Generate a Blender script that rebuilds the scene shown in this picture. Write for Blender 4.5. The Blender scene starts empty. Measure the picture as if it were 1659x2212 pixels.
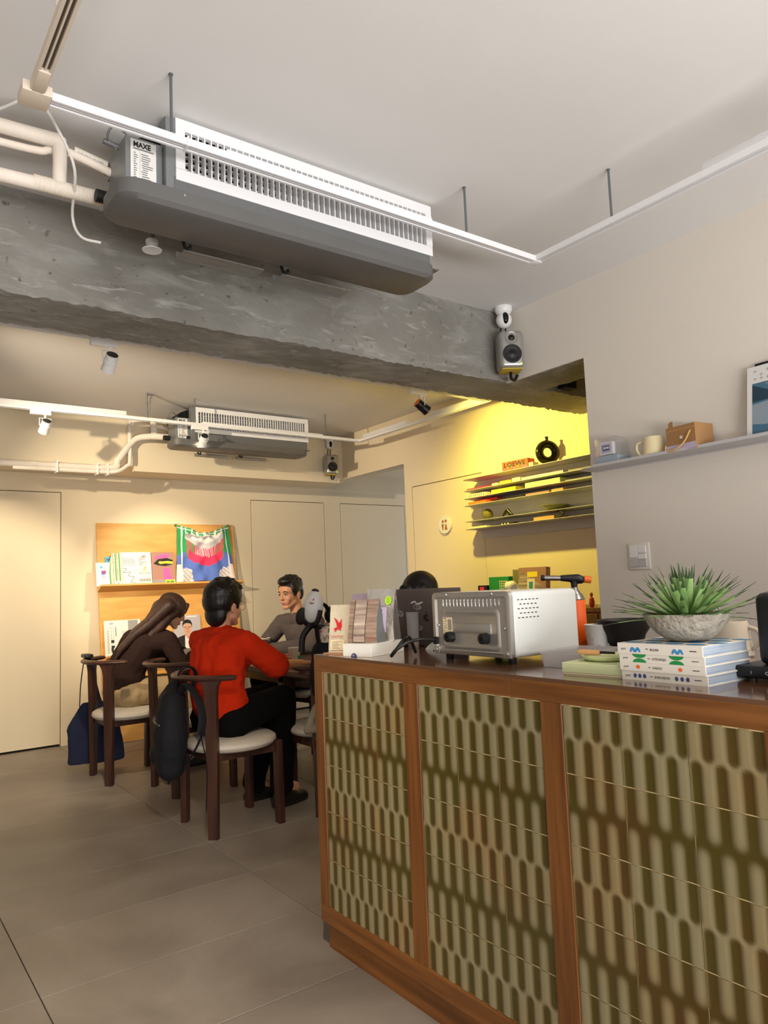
import bpy, bmesh, math, random
from mathutils import Vector, Matrix, noise
random.seed(7)
PI = math.pi
SC = bpy.context.scene
COL = SC.collection
V = Vector

# ------------------------------------------------------------------ camera
cd = bpy.data.cameras.new('camera')
cam = bpy.data.objects.new('camera', cd)
COL.objects.link(cam)
cd.sensor_fit = 'HORIZONTAL'; cd.sensor_width = 36.0; cd.lens = 36.0 * 1589 / 1659
cd.clip_start = 0.05
_X = V((2170, 69, 1589)).normalized()
_Y = V((-1170, 204, 1589)); _Y = (_Y - _X * _X.dot(_Y)).normalized()
_Z = _X.cross(_Y)
rt = V((_X[0], _Y[0], _Z[0])); dn = V((_X[1], _Y[1], _Z[1])); fw = V((_X[2], _Y[2], _Z[2]))
cam.matrix_world = Matrix(((rt.x, -dn.x, -fw.x, 0), (rt.y, -dn.y, -fw.y, 0), (rt.z, -dn.z, -fw.z, 1.22), (0, 0, 0, 1)))
SC.camera = cam

# ------------------------------------------------------------------ world, lights, exposure
w = bpy.data.worlds.new('world'); SC.world = w; w.use_nodes = True
w.node_tree.nodes['Background'].inputs[0].default_value = (0.75, 0.85, 1.0, 1)
w.node_tree.nodes['Background'].inputs[1].default_value = 0.6
SC.view_settings.view_transform = 'Standard'
try: SC.view_settings.look = 'None'
except Exception: pass
SC.view_settings.gamma = 1.0
SC.view_settings.use_curve_mapping = False
SC.view_settings.exposure = 0.66

def light(kind, name, loc, target, energy, color, size=0.1, size_y=None, spot=None, blend=0.6):
    d = bpy.data.lights.new(name, kind)
    d.energy = energy; d.color = color
    if kind == 'AREA':
        d.shape = 'RECTANGLE'; d.size = size; d.size_y = size_y or size
    else:
        d.shadow_soft_size = size
    if kind == 'SPOT':
        d.spot_size = math.radians(spot); d.spot_blend = blend
    o = bpy.data.objects.new(name, d); COL.objects.link(o)
    o.location = loc
    o.rotation_euler = (V(target) - V(loc)).to_track_quat('-Z', 'Y').to_euler()
    return o
# daylight through the shop window behind the camera
light('AREA', 'window_daylight', (0.7, -2.3, 1.45), (0.9, 3.0, 1.75), 34, (1.0, 0.97, 0.94), 3.6, 1.9)
# added fill lamp with no seen source, aimed up to brighten the ceiling
light('AREA', 'ceiling_fill', (0.7, -2.35, 0.6), (0.9, 1.6, 2.7), 108, (1.0, 0.98, 0.965), 3.4, 0.5)

# ------------------------------------------------------------------ materials
MATS = {}
def lin(c):
    return tuple(((x / 255) / 12.92 if x / 255 <= 0.04045 else (((x / 255) + 0.055) / 1.055) ** 2.4) for x in c)
def mat(name, col, rough=0.5, metal=0.0, var=0.0, vscale=(5, 5, 5), bump=0.0, bscale=40, bstretch=(1, 1, 1), trans=0.0, alpha=1.0, emit=0.0, spec=0.5, col2=None, coat=0.0, sheen=0.0, detail=6, ior=1.45):
    """col = sRGB 0-255; var mixes towards col2 through stretched noise"""
    if name in MATS: return MATS[name]
    m = bpy.data.materials.new(name); m.use_nodes = True
    nt = m.node_tree; b = nt.nodes['Principled BSDF']
    c = lin(col)
    b.inputs['Base Color'].default_value = (*c, 1)
    b.inputs['Roughness'].default_value = rough
    b.inputs['Metallic'].default_value = metal
    b.inputs['IOR'].default_value = ior
    b.inputs['Specular IOR Level'].default_value = spec
    if trans: b.inputs['Transmission Weight'].default_value = trans
    if alpha < 1: b.inputs['Alpha'].default_value = alpha
    if coat: b.inputs['Coat Weight'].default_value = coat; b.inputs['Coat Roughness'].default_value = 0.12
    if sheen: b.inputs['Sheen Weight'].default_value = sheen
    if emit:
        b.inputs['Emission Color'].default_value = (*c, 1); b.inputs['Emission Strength'].default_value = emit
    tc = None
    if var or bump:
        tc = nt.nodes.new('ShaderNodeTexCoord')
    if var:
        mp = nt.nodes.new('ShaderNodeMapping'); mp.inputs['Scale'].default_value = vscale
        nt.links.new(tc.outputs['Object'], mp.inputs[0])
        n = nt.nodes.new('ShaderNodeTexNoise'); n.inputs['Scale'].default_value = 1; n.inputs['Detail'].default_value = detail
        nt.links.new(mp.outputs[0], n.inputs['Vector'])
        r = nt.nodes.new('ShaderNodeValToRGB')
        c2 = lin(col2) if col2 else tuple(x * (1 - var) for x in c)
        r.color_ramp.elements[0].position = 0.32; r.color_ramp.elements[0].color = (*c2, 1)
        r.color_ramp.elements[1].position = 0.68; r.color_ramp.elements[1].color = (*c, 1)
        nt.links.new(n.outputs[0], r.inputs[0]); nt.links.new(r.outputs[0], b.inputs['Base Color'])
    if bump:
        mp2 = nt.nodes.new('ShaderNodeMapping'); mp2.inputs['Scale'].default_value = bstretch
        nt.links.new(tc.outputs['Object'], mp2.inputs[0])
        n2 = nt.nodes.new('ShaderNodeTexNoise'); n2.inputs['Scale'].default_value = bscale; n2.inputs['Detail'].default_value = 5
        nt.links.new(mp2.outputs[0], n2.inputs['Vector'])
        bp = nt.nodes.new('ShaderNodeBump'); bp.inputs['Strength'].default_value = bump; bp.inputs['Distance'].default_value = 0.01
        nt.links.new(n2.outputs[0], bp.inputs['Height']); nt.links.new(bp.outputs[0], b.inputs['Normal'])
    MATS[name] = m
    return m

mat('wall_paint', (222, 215, 205), 0.85, bump=0.05, bscale=120)
mat('wall_paint_warm_lit', (226, 212, 184), 0.85, bump=0.05, bscale=120)  # wall paint with the far room's warm lamp light tinted into its colour
mat('ceiling_paint', (225, 223, 221), 0.9, var=0.04, vscale=(1.2, 1.2, 1.2))
mat('gap', (70, 62, 50), 0.9)
mat('dark', (18, 18, 19), 0.6)
mat('black_plastic', (22, 22, 24), 0.38)
mat('black_gloss', (14, 14, 16), 0.15)
mat('white_metal', (228, 228, 230), 0.4)
mat('white_plastic', (232, 232, 232), 0.35)
mat('cream_metal', (216, 203, 186), 0.45)
mat('track_slot', (95, 85, 75), 0.5)
mat('galv', (150, 154, 156), 0.42, 0.7, var=0.12, vscale=(20, 20, 20))
mat('ac_grey', (116, 117, 118), 0.5, 0.35, var=0.08, vscale=(3, 3, 3))
mat('pan_grey', (104, 103, 102), 0.55, 0.25, var=0.12, vscale=(4, 4, 4))
mat('rod', (125, 130, 135), 0.4, 0.8)
mat('insulation', (232, 221, 208), 0.8, var=0.08, vscale=(18, 18, 18), bump=0.25, bscale=30)
mat('tape', (226, 216, 200), 0.7, bump=0.5, bscale=14, bstretch=(8, 1, 1))
mat('brass', (150, 125, 75), 0.35, 0.8)
mat('label_white', (225, 225, 222), 0.5)
mat('ink', (38, 38, 42), 0.7)
mat('ink_grey', (120, 118, 115), 0.7)
mat('acrylic', (140, 140, 136), 0.25, trans=0.3, alpha=0.5, ior=1.2)
mat('cable_white', (214, 210, 204), 0.5)
mat('cable_black', (20, 20, 20), 0.5)
mat('wood_y', (136, 86, 40), 0.36, var=1, col2=(96, 56, 22), vscale=(38, 2.2, 38), bump=0.06, bscale=60, bstretch=(1, .05, 1))
mat('wood_z', (132, 83, 39), 0.36, var=1, col2=(92, 54, 21), vscale=(38, 38, 2.2), bump=0.06, bscale=60, bstretch=(1, 1, .05))
mat('counter_top', (104, 70, 46), 0.12, var=1, col2=(80, 52, 34), vscale=(40, 2.5, 40), coat=0.5)
mat('grout', (214, 190, 140), 0.35)
mat('walnut', (74, 44, 32), 0.42, var=1, col2=(50, 28, 20), vscale=(26, 26, 3))
mat('walnut_h', (82, 52, 40), 0.36, var=1, col2=(58, 34, 26), vscale=(5, 5, 26))
mat('table_wood', (96, 66, 50), 0.3, var=1, col2=(70, 46, 34), vscale=(26, 3, 26))
mat('seat_cloth', (212, 203, 190), 0.9, var=0.06, vscale=(40, 40, 40), bump=0.12, bscale=260)
mat('grey_cloth', (150, 142, 128), 0.9, bump=0.15, bscale=220)
mat('plywood', (222, 170, 98), 0.5, var=1, col2=(204, 148, 76), vscale=(3, 3, 14), detail=8)
mat('plywood_edge', (214, 160, 92), 0.55)
mat('skin', (214, 164, 134), 0.5, var=0.06, vscale=(20, 20, 20))
mat('skin_b', (206, 150, 118), 0.5, var=0.06, vscale=(20, 20, 20))
mat('lip', (176, 108, 96), 0.45)
mat('eye_white', (225, 220, 215), 0.3)
mat('iris', (30, 20, 16), 0.2)
mat('hair_black', (17, 14, 14), 0.42, bump=0.4, bscale=60, bstretch=(1, 1, .12))
mat('hair_brown', (60, 34, 23), 0.55, var=1, col2=(38, 22, 16), vscale=(90, 90, 6), bump=0.5, bscale=90, bstretch=(1, 1, .06))
mat('red_knit', (204, 46, 14), 0.95, bump=0.2, bscale=240, spec=.15, var=0.12, vscale=(9, 9, 9))
mat('black_cloth', (11, 11, 13), 0.95, spec=.15, bump=0.2, bscale=200)
mat('brown_knit', (44, 30, 27), 0.95, bump=0.25, bscale=240, spec=.15)
mat('khaki', (172, 148, 112), 0.85, bump=0.2, bscale=90, var=0.1, vscale=(9, 9, 9))
mat('grey_knit', (94, 85, 83), 0.95, spec=.15, bump=0.2, bscale=200, var=0.1, vscale=(9, 9, 9))
mat('bag_black', (20, 21, 26), 0.8, spec=.3, bump=0.2, bscale=150)
mat('navy', (26, 34, 62), 0.9, bump=0.25, bscale=190, var=0.15, vscale=(6, 6, 6))
mat('alu', (188, 188, 190), 0.32, 0.85, var=0.06, vscale=(4, 40, 40))
mat('shelf_alu', (196, 194, 196), 0.45, 0.15)
mat('oven_alu', (188, 186, 182), 0.36, 0.75, var=0.05, vscale=(30, 4, 4), bump=0.03, bscale=200)
mat('oven_white', (214, 218, 218), 0.35)
mat('screw', (200, 200, 200), 0.2, 0.95)
mat('speaker_grey', (168, 166, 162), 0.3, 0.55)
mat('cone', (16, 16, 18), 0.45)
mat('led', (120, 230, 40), 0.4, emit=3)
mat('lens', (6, 6, 10), 0.08)
mat('paper', (236, 230, 218), 0.8)
mat('page_blue', (196, 206, 218), 0.8, var=1, col2=(150, 166, 186), vscale=(2, 2, 260))
mat('page_white', (222, 218, 210), 0.8, var=1, col2=(186, 180, 172), vscale=(2, 2, 300))
mat('p_blue', (64, 146, 204), 0.6); mat('p_green', (38, 150, 74), 0.6); mat('p_orange', (244, 120, 50), 0.6); mat('p_indigo', (70, 82, 132), 0.6)
mat('p_pink', (240, 92, 170), 0.6); mat('p_yellow', (246, 222, 60), 0.6); mat('p_red', (206, 36, 44), 0.6); mat('p_teal', (64, 150, 160), 0.6)
mat('p_lime', (190, 236, 30), 0.6); mat('p_brown', (168, 126, 112), 0.6); mat('p_rose', (240, 60, 104), 0.6); mat('p_sky', (70, 170, 210), 0.6)
mat('p_cream', (238, 222, 186), 0.7); mat('p_black', (26, 24, 26), 0.6); mat('p_skin', (206, 158, 130), 0.6); mat('p_grey', (150, 148, 148), 0.6)
mat('p_palepink', (244, 226, 228), 0.7); mat('p_lilac', (196, 184, 210), 0.6); mat('p_wgreen', (58, 142, 92), 0.8)
mat('scarf_blue', (84, 112, 190), 0.85); mat('scarf_green', (38, 148, 84), 0.85); mat('scarf_white', (228, 222, 220), 0.85); mat('scarf_pink', (238, 56, 98), 0.85); mat('scarf_grey', (182, 178, 186), 0.85)
mat('sea_blue', (70, 112, 138), 0.5); mat('sea_dark', (34, 62, 78), 0.5); mat('sea_pale', (142, 156, 168), 0.5)
mat('leaf', (156, 186, 120), 0.5, var=1, col2=(108, 146, 82), vscale=(30, 30, 8))
mat('leaf_tip', (62, 82, 48), 0.55)
mat('stone', (176, 168, 154), 0.85, var=0.25, vscale=(60, 60, 60), bump=1.0, bscale=75)
mat('foam_yellow', (196, 172, 70), .8)
mat('soil', (58, 46, 36), 0.95)
mat('bowl_black', (24, 23, 23), 0.5)
mat('ceramic_cream', (232, 218, 176), 0.2)
mat('cardboard', (168, 126, 82), 0.8); mat('rope', (216, 178, 110), 0.8)
mat('box_blue', (150, 164, 176), 0.6)
mat('clear', (240, 240, 245), 0.05, trans=0.9, alpha=0.35, ior=1.2)
mat('frosted', (226, 226, 230), 0.35, trans=0.7, alpha=0.6, ior=1.2)
mat('pale_green', (206, 214, 166), 0.55); mat('jade', (196, 204, 150), 0.25)
mat('wood_light', (214, 160, 102), 0.5)
mat('torch_orange', (232, 112, 30), 0.4); mat('can_orange', (238, 96, 16), 0.4); mat('steel', (150, 146, 142), 0.25, 0.9)
mat('foil', (206, 202, 196), 0.22, 0.8, bump=0.5, bscale=18)
mat('foil_cream', (226, 214, 190), 0.4, 0.25, bump=0.4, bscale=22)
mat('kraft', (176, 150, 132), 0.55, var=1, col2=(120, 98, 88), vscale=(6, 6, 90), bump=0.3, bscale=25)
mat('kraft_pale', (206, 188, 172), 0.55, var=1, col2=(112, 92, 86), vscale=(3, 3, 55), detail=2)
mat('lavender', (176, 160, 180), 0.6)
mat('laptop_grey', (116, 106, 102), 0.35, 0.5)
mat('cup_paper', (226, 220, 200), 0.6)
mat('gold_black', (44, 40, 26), 0.18, 0.5)
mat('olive', (120, 112, 44), 0.6, var=0.3, vscale=(30, 30, 30), bump=0.6, bscale=60)
mat('olive_bowl', (130, 128, 78), 0.3)
mat('cabinet', (122, 82, 36), 0.5, var=0.2, vscale=(3, 30, 30))
mat('beige_vase', (196, 184, 166), 0.6)
mat('sign_brown', (160, 96, 48), 0.5)
mat('red_doll', (196, 60, 50), 0.6)
mat('door_paint', (226, 212, 184), 0.8)  # carries the same painted-in warm light tint as the far walls
mat('loewe_red', (214, 74, 62), 0.6, var=1, col2=(206, 100, 56), vscale=(26, 26, 26))
mat('glass', (235, 240, 240), 0.03, trans=1.0, ior=1.45)

def concrete():
    m = bpy.data.materials.new('concrete'); m.use_nodes = True; nt = m.node_tree; b = nt.nodes['Principled BSDF']
    tc = nt.nodes.new('ShaderNodeTexCoord')
    def nz(scale, st, det=8, dist=0.0):
        mp = nt.nodes.new('ShaderNodeMapping'); mp.inputs['Scale'].default_value = st; nt.links.new(tc.outputs['Object'], mp.inputs[0])
        n = nt.nodes.new('ShaderNodeTexNoise'); n.inputs['Scale'].default_value = scale; n.inputs['Detail'].default_value = det; n.inputs['Distortion'].default_value = dist
        nt.links.new(mp.outputs[0], n.inputs['Vector']); return n
    n1 = nz(2.2, (1, 1, 1)); n2 = nz(6, (0.8, 1, 1.9), 5, .7)
    r1 = nt.nodes.new('ShaderNodeValToRGB')
    r1.color_ramp.elements[0].position = .3; r1.color_ramp.elements[0].color = (*lin((114, 111, 104)), 1)
    r1.color_ramp.elements[1].position = .7; r1.color_ramp.elements[1].color = (*lin((146, 144, 138)), 1)
    nt.links.new(n1.outputs[0], r1.inputs[0])
    r2 = nt.nodes.new('ShaderNodeValToRGB')
    r2.color_ramp.elements[0].position = .52; r2.color_ramp.elements[0].color = (0, 0, 0, 1)
    r2.color_ramp.elements[1].position = .82; r2.color_ramp.elements[1].color = (.5, .5, .5, 1)
    nt.links.new(n2.outputs[0], r2.inputs[0])
    mx = nt.nodes.new('ShaderNodeMix'); mx.data_type = 'RGBA'
    nt.links.new(r2.outputs[0], mx.inputs[0]); nt.links.new(r1.outputs[0], mx.inputs[6]); mx.inputs[7].default_value = (*lin((184, 183, 178)), 1)
    n5 = nz(13, (.42, 1, 1.7), 3, 1.6)
    r5 = nt.nodes.new('ShaderNodeValToRGB')
    r5.color_ramp.elements[0].position = .60; r5.color_ramp.elements[0].color = (0, 0, 0, 1)
    r5.color_ramp.elements[1].position = .74; r5.color_ramp.elements[1].color = (.42, .42, .42, 1)
    nt.links.new(n5.outputs[0], r5.inputs[0])
    mx5 = nt.nodes.new('ShaderNodeMix'); mx5.data_type = 'RGBA'
    nt.links.new(r5.outputs[0], mx5.inputs[0]); nt.links.new(mx.outputs[2], mx5.inputs[6]); mx5.inputs[7].default_value = (*lin((196, 195, 190)), 1); mx = mx5
    n4 = nz(26, (1, 1, 1), 3)
    r4 = nt.nodes.new('ShaderNodeValToRGB')
    r4.color_ramp.elements[0].position = .27; r4.color_ramp.elements[0].color = (.45, .43, .4, 1)
    r4.color_ramp.elements[1].position = .34; r4.color_ramp.elements[1].color = (1, 1, 1, 1)
    nt.links.new(n4.outputs[0], r4.inputs[0])
    mm = nt.nodes.new('ShaderNodeMix'); mm.data_type = 'RGBA'; mm.blend_type = 'MULTIPLY'; mm.inputs[0].default_value = 1
    nt.links.new(mx.outputs[2], mm.inputs[6]); nt.links.new(r4.outputs[0], mm.inputs[7])
    nt.links.new(mm.outputs[2], b.inputs['Base Color'])
    b.inputs['Roughness'].default_value = .9
    n3 = nz(14, (1, 1, 1.6), 8)
    bp = nt.nodes.new('ShaderNodeBump'); bp.inputs['Strength'].default_value = .5; bp.inputs['Distance'].default_value = .02
    nt.links.new(n3.outputs[0], bp.inputs['Height']); nt.links.new(bp.outputs[0], b.inputs['Normal'])
    MATS['concrete'] = m
concrete()

def floor_mat():
    m = bpy.data.materials.new('floor_vinyl'); m.use_nodes = True; nt = m.node_tree; b = nt.nodes['Principled BSDF']
    g = nt.nodes.new('ShaderNodeNewGeometry')
    oi = nt.nodes.new('ShaderNodeObjectInfo')
    def nz(scale, det, dist=0.0):
        n = nt.nodes.new('ShaderNodeTexNoise'); n.inputs['Scale'].default_value = scale; n.inputs['Detail'].default_value = det; n.inputs['Distortion'].default_value = dist
        nt.links.new(g.outputs['Position'], n.inputs['Vector']); return n
    n1 = nz(1.7, 9, .6)
    r1 = nt.nodes.new('ShaderNodeValToRGB')
    r1.color_ramp.elements[0].position = .3; r1.color_ramp.elements[0].color = (*lin((118, 109, 101)), 1)
    r1.color_ramp.elements[1].position = .72; r1.color_ramp.elements[1].color = (*lin((155, 146, 137)), 1)
    nt.links.new(n1.outputs[0], r1.inputs[0])
    hs = nt.nodes.new('ShaderNodeHueSaturation')
    mr = nt.nodes.new('ShaderNodeMapRange'); mr.inputs[3].default_value = .93; mr.inputs[4].default_value = 1.05
    nt.links.new(oi.outputs['Random'], mr.inputs[0]); nt.links.new(mr.outputs[0], hs.inputs['Value'])
    nt.links.new(r1.outputs[0], hs.inputs['Color']); nt.links.new(hs.outputs[0], b.inputs['Base Color'])
    n2 = nz(24, 6)
    r = nt.nodes.new('ShaderNodeMapRange'); r.inputs[3].default_value = .34; r.inputs[4].default_value = .62
    nt.links.new(n1.outputs[0], r.inputs[0]); nt.links.new(r.outputs[0], b.inputs['Roughness'])
    bp = nt.nodes.new('ShaderNodeBump'); bp.inputs['Strength'].default_value = .12; bp.inputs['Distance'].default_value = .01
    nt.links.new(n2.outputs[0], bp.inputs['Height']); nt.links.new(bp.outputs[0], b.inputs['Normal'])
    MATS['floor_vinyl'] = m
floor_mat()

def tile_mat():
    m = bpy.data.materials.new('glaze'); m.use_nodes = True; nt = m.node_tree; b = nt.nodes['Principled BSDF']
    a = nt.nodes.new('ShaderNodeAttribute'); a.attribute_name = 'painted_reflection'  # light and dark reflections on the flutes, painted as vertex tone
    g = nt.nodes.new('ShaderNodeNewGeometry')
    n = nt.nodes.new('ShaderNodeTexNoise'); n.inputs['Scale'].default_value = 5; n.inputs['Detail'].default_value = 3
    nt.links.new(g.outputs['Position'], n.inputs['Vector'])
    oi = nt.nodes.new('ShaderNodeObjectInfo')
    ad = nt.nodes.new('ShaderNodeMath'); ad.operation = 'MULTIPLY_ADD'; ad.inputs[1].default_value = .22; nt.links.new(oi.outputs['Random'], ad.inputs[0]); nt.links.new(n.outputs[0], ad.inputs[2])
    rd = nt.nodes.new('ShaderNodeValToRGB')     # dark reflections painted into the glaze: olive to chestnut
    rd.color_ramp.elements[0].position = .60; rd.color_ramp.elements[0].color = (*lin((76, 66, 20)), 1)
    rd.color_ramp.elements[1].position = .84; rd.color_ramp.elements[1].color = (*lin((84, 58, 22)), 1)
    rl = nt.nodes.new('ShaderNodeValToRGB')     # pale reflections painted into the glaze
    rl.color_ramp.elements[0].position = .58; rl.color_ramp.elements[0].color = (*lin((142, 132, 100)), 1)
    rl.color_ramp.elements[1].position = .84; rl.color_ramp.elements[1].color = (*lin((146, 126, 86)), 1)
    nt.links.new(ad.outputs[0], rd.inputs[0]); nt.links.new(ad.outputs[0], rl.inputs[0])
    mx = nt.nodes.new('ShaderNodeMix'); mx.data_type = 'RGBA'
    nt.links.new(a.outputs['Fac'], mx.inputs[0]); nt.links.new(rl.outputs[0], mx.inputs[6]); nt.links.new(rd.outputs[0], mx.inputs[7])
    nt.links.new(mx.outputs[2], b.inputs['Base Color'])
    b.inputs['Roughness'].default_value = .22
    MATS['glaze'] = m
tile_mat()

# ------------------------------------------------------------------ mesh helpers
def M(k): return MATS[k]
def mesh_from(bm, name, smooth=False):
    bmesh.ops.recalc_face_normals(bm, faces=bm.faces[:])
    me = bpy.data.meshes.new(name); bm.to_mesh(me); bm.free()
    if smooth:
        me.polygons.foreach_set('use_smooth', [True] * len(me.polygons))
        try: me.set_sharp_from_angle(angle=math.radians(42))
        except Exception: pass
    return me
def link(name, me, mats, parent=None, loc=None):
    o = bpy.data.objects.new(name, me); COL.objects.link(o)
    for m in (mats if isinstance(mats, (list, tuple)) else [mats]):
        me.materials.append(M(m) if isinstance(m, str) else m)
    if parent: o.parent = parent
    if loc is not None: o.location = loc
    return o
def obj(name, bm, mats, parent=None, smooth=True, loc=None):
    return link(name, mesh_from(bm, name, smooth), mats, parent, loc)
def NB(): return bmesh.new()
def box(bm, lo, hi, bev=0.0, seg=2, mtx=None, mi=0):
    lo = V(lo); hi = V(hi)
    r = bmesh.ops.create_cube(bm, size=1.0, matrix=Matrix.Translation((lo + hi) / 2) @ Matrix.Diagonal((*(hi - lo), 1)))
    vs = r['verts']
    if bev:
        es = list({e for v in vs for e in v.link_edges})
        rb = bmesh.ops.bevel(bm, geom=es, offset=bev, segments=seg, affect='EDGES', profile=.5)
        vs = list({v for f in rb['faces'] for v in f.verts} | {v for v in vs if v.is_valid})
    if mtx: bmesh.ops.transform(bm, matrix=mtx, verts=vs)
    if mi:
        for f in {f for v in vs for f in v.link_faces}: f.material_index = mi
    return vs
def frame_of(d):
    d = V(d).normalized(); a = V((0, 0, 1)) if abs(d.z) < .95 else V((1, 0, 0))
    u = d.cross(a).normalized(); return u, u.cross(d).normalized()
def tube(bm, pts, rad, seg=8, cap=True, flat=None):
    """tube along pts; rad number or list; flat=(a,b): elliptical section scale in (side, up)"""
    pts = [V(p) for p in pts]; n = len(pts)
    R = rad if isinstance(rad, (list, tuple)) else [rad] * n
    rings = []; pu = None
    for i, p in enumerate(pts):
        d = pts[min(i + 1, n - 1)] - pts[max(i - 1, 0)]
        if pu is None: u, w_ = frame_of(d)
        else:
            dd = d.normalized(); u = (pu - dd * pu.dot(dd)).normalized(); w_ = u.cross(dd).normalized()
        pu = u
        fx, fy = flat or (1, 1)
        rings.append([bm.verts.new(p + (u * math.cos(2 * PI * k / seg) * fx + w_ * math.sin(2 * PI * k / seg) * fy) * R[i]) for k in range(seg)])
    for a, b in zip(rings, rings[1:]):
        for k in range(seg): bm.faces.new((a[k], a[(k + 1) % seg], b[(k + 1) % seg], b[k]))
    if cap:
        bm.faces.new(rings[0][::-1]); bm.faces.new(rings[-1])
def smooth_path(pts, n=6):
    pts = [V(p) for p in pts]; out = []
    P = [pts[0] * 2 - pts[1]] + pts + [pts[-1] * 2 - pts[-2]]
    for i in range(1, len(P) - 2):
        for k in range(n):
            t = k / n; a, b, c, d = P[i - 1:i + 3]
            out.append(.5 * ((2 * b) + (c - a) * t + (2 * a - 5 * b + 4 * c - d) * t * t + (3 * b - a - 3 * c + d) * t ** 3))
    out.append(pts[-1]); return out
def lathe(bm, prof, seg=32, center=(0, 0, 0), axis=None, cap=True):
    """prof: (r, h) list; axis: direction vector of h"""
    ax = V(axis or (0, 0, 1)).normalized(); u, w_ = frame_of(ax); c = V(center); rings = []
    for r, h in prof:
        if r < 1e-6: rings.append([bm.verts.new(c + ax * h)])
        else: rings.append([bm.verts.new(c + ax * h + (u * math.cos(2 * PI * k / seg) + w_ * math.sin(2 * PI * k / seg)) * r) for k in range(seg)])
    for a, b in zip(rings, rings[1:]):
        for k in range(seg):
            if len(a) == 1 and len(b) == 1: continue
            if len(a) == 1: bm.faces.new((a[0], b[(k + 1) % seg], b[k]))
            elif len(b) == 1: bm.faces.new((a[k], a[(k + 1) % seg], b[0]))
            else: bm.faces.new((a[k], a[(k + 1) % seg], b[(k + 1) % seg], b[k]))
    if cap:
        if len(rings[0]) > 2: bm.faces.new(rings[0][::-1])
        if len(rings[-1]) > 2: bm.faces.new(rings[-1])
def cyl(bm, a, b, r, seg=16, r2=None):
    a = V(a); b = V(b); lathe(bm, [(r, 0), (r if r2 is None else r2, (b - a).length)], seg, a, b - a)
def ell(bm, c, r, seg=16, rings=10, mtx=None):
    m = Matrix.Translation(c) @ (mtx.to_4x4() if mtx else Matrix()) @ Matrix.Diagonal((*r, 1))
    return bmesh.ops.create_uvsphere(bm, u_segments=seg, v_segments=rings, radius=1, matrix=m)['verts']
def prism(bm, poly, origin, right, up, depth):
    """2D polygon extruded along right x up by depth"""
    o = V(origin); r = V(right).normalized(); u = V(up).normalized(); n = r.cross(u)
    a = [bm.verts.new(o + r * p[0] + u * p[1]) for p in poly]; b = [bm.verts.new(v.co + n * depth) for v in a]
    k = len(a)
    bm.faces.new(a[::-1]); bm.faces.new(b)
    for i in range(k): bm.faces.new((a[i], a[(i + 1) % k], b[(i + 1) % k], b[i]))
def tag(o, label=None, cat=None, group=None, kind=None):
    if label: o['label'] = label
    if cat: o['category'] = cat
    if group: o['group'] = group
    if kind: o['kind'] = kind
    return o
def thing(name, loc, label, cat, group=None, rz=0.0):
    o = bpy.data.objects.new(name, None); COL.objects.link(o)
    o.location = loc; o.rotation_euler = (0, 0, rz); o.empty_display_size = .1
    return tag(o, label, cat, group)
def struct(name, bm, m, parent=None, smooth=False):
    o = obj(name, bm, m, parent, smooth)
    if not parent: o['kind'] = 'structure'
    return o
def copy_tree(o, parent=None):
    c = o.copy(); COL.objects.link(c)
    if parent: c.parent = parent; c.matrix_parent_inverse = o.matrix_parent_inverse.copy()
    for ch in list(o.children): copy_tree(ch, c)
    return c
def circ(cx, cy, r, n=18, a0=0, a1=2 * PI, ry=None):
    full = abs(a1 - a0 - 2 * PI) < 1e-6
    return [(cx + r * math.cos(a0 + (a1 - a0) * i / (n if full else n - 1)), cy + (ry or r) * math.sin(a0 + (a1 - a0) * i / (n if full else n - 1))) for i in range(n)]
def rect(x0, y0, x1, y1): return [(x0, y0), (x1, y0), (x1, y1), (x0, y1)]
def stroke(pts, w):
    """polyline -> list of quads"""
    out = []
    for a, b in zip(pts, pts[1:]):
        d = V((b[0] - a[0], b[1] - a[1])); L = d.length or 1; n = V((-d.y, d.x)) / L * w / 2
        out.append([(a[0] + n.x, a[1] + n.y), (a[0] - n.x, a[1] - n.y), (b[0] - n.x, b[1] - n.y), (b[0] + n.x, b[1] + n.y)])
    return out
def decal(name, parent, origin, right, up, shapes, eps=.0004):
    """flat print: shapes = [(polygon, material, layer)]"""
    o = V(origin); r = V(right).normalized(); u = V(up).normalized(); n = r.cross(u)
    keys = []; bm = NB()
    for s in shapes:
        poly, mk = s[0], s[1]; lay = s[2] if len(s) > 2 else 1
        if mk not in keys: keys.append(mk)
        f = bm.faces.new([bm.verts.new(o + r * p[0] + u * p[1] + n * eps * lay) for p in poly])
        f.material_index = keys.index(mk)
        f.normal_update()
        if f.normal.dot(n) < 0: f.normal_flip()
    me = bpy.data.meshes.new(name); bm.to_mesh(me); bm.free()
    return link(name, me, keys, parent)
def text(name, parent, body, origin, right, up, size, m, align='LEFT', sx=1.0, lift=.0006, bold=0.0):
    cu = bpy.data.curves.new('t', 'FONT'); cu.body = body; cu.size = size; cu.align_x = align; cu.extrude = .0001; cu.offset = bold; cu.resolution_u = 2
    t = bpy.data.objects.new('t', cu); COL.objects.link(t)
    bpy.context.view_layer.update()
    me = bpy.data.meshes.new_from_object(t)
    bpy.data.objects.remove(t); bpy.data.curves.remove(cu)
    r = V(right).normalized(); u = V(up).normalized(); n = r.cross(u)
    mt = Matrix(((r.x * sx, u.x, n.x, 0), (r.y * sx, u.y, n.y, 0), (r.z * sx, u.z, n.z, 0), (0, 0, 0, 1)))
    mt.translation = V(origin) + n * lift
    me.transform(mt); me.materials.clear(); me.name = name
    return link(name, me, m, parent)
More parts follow.
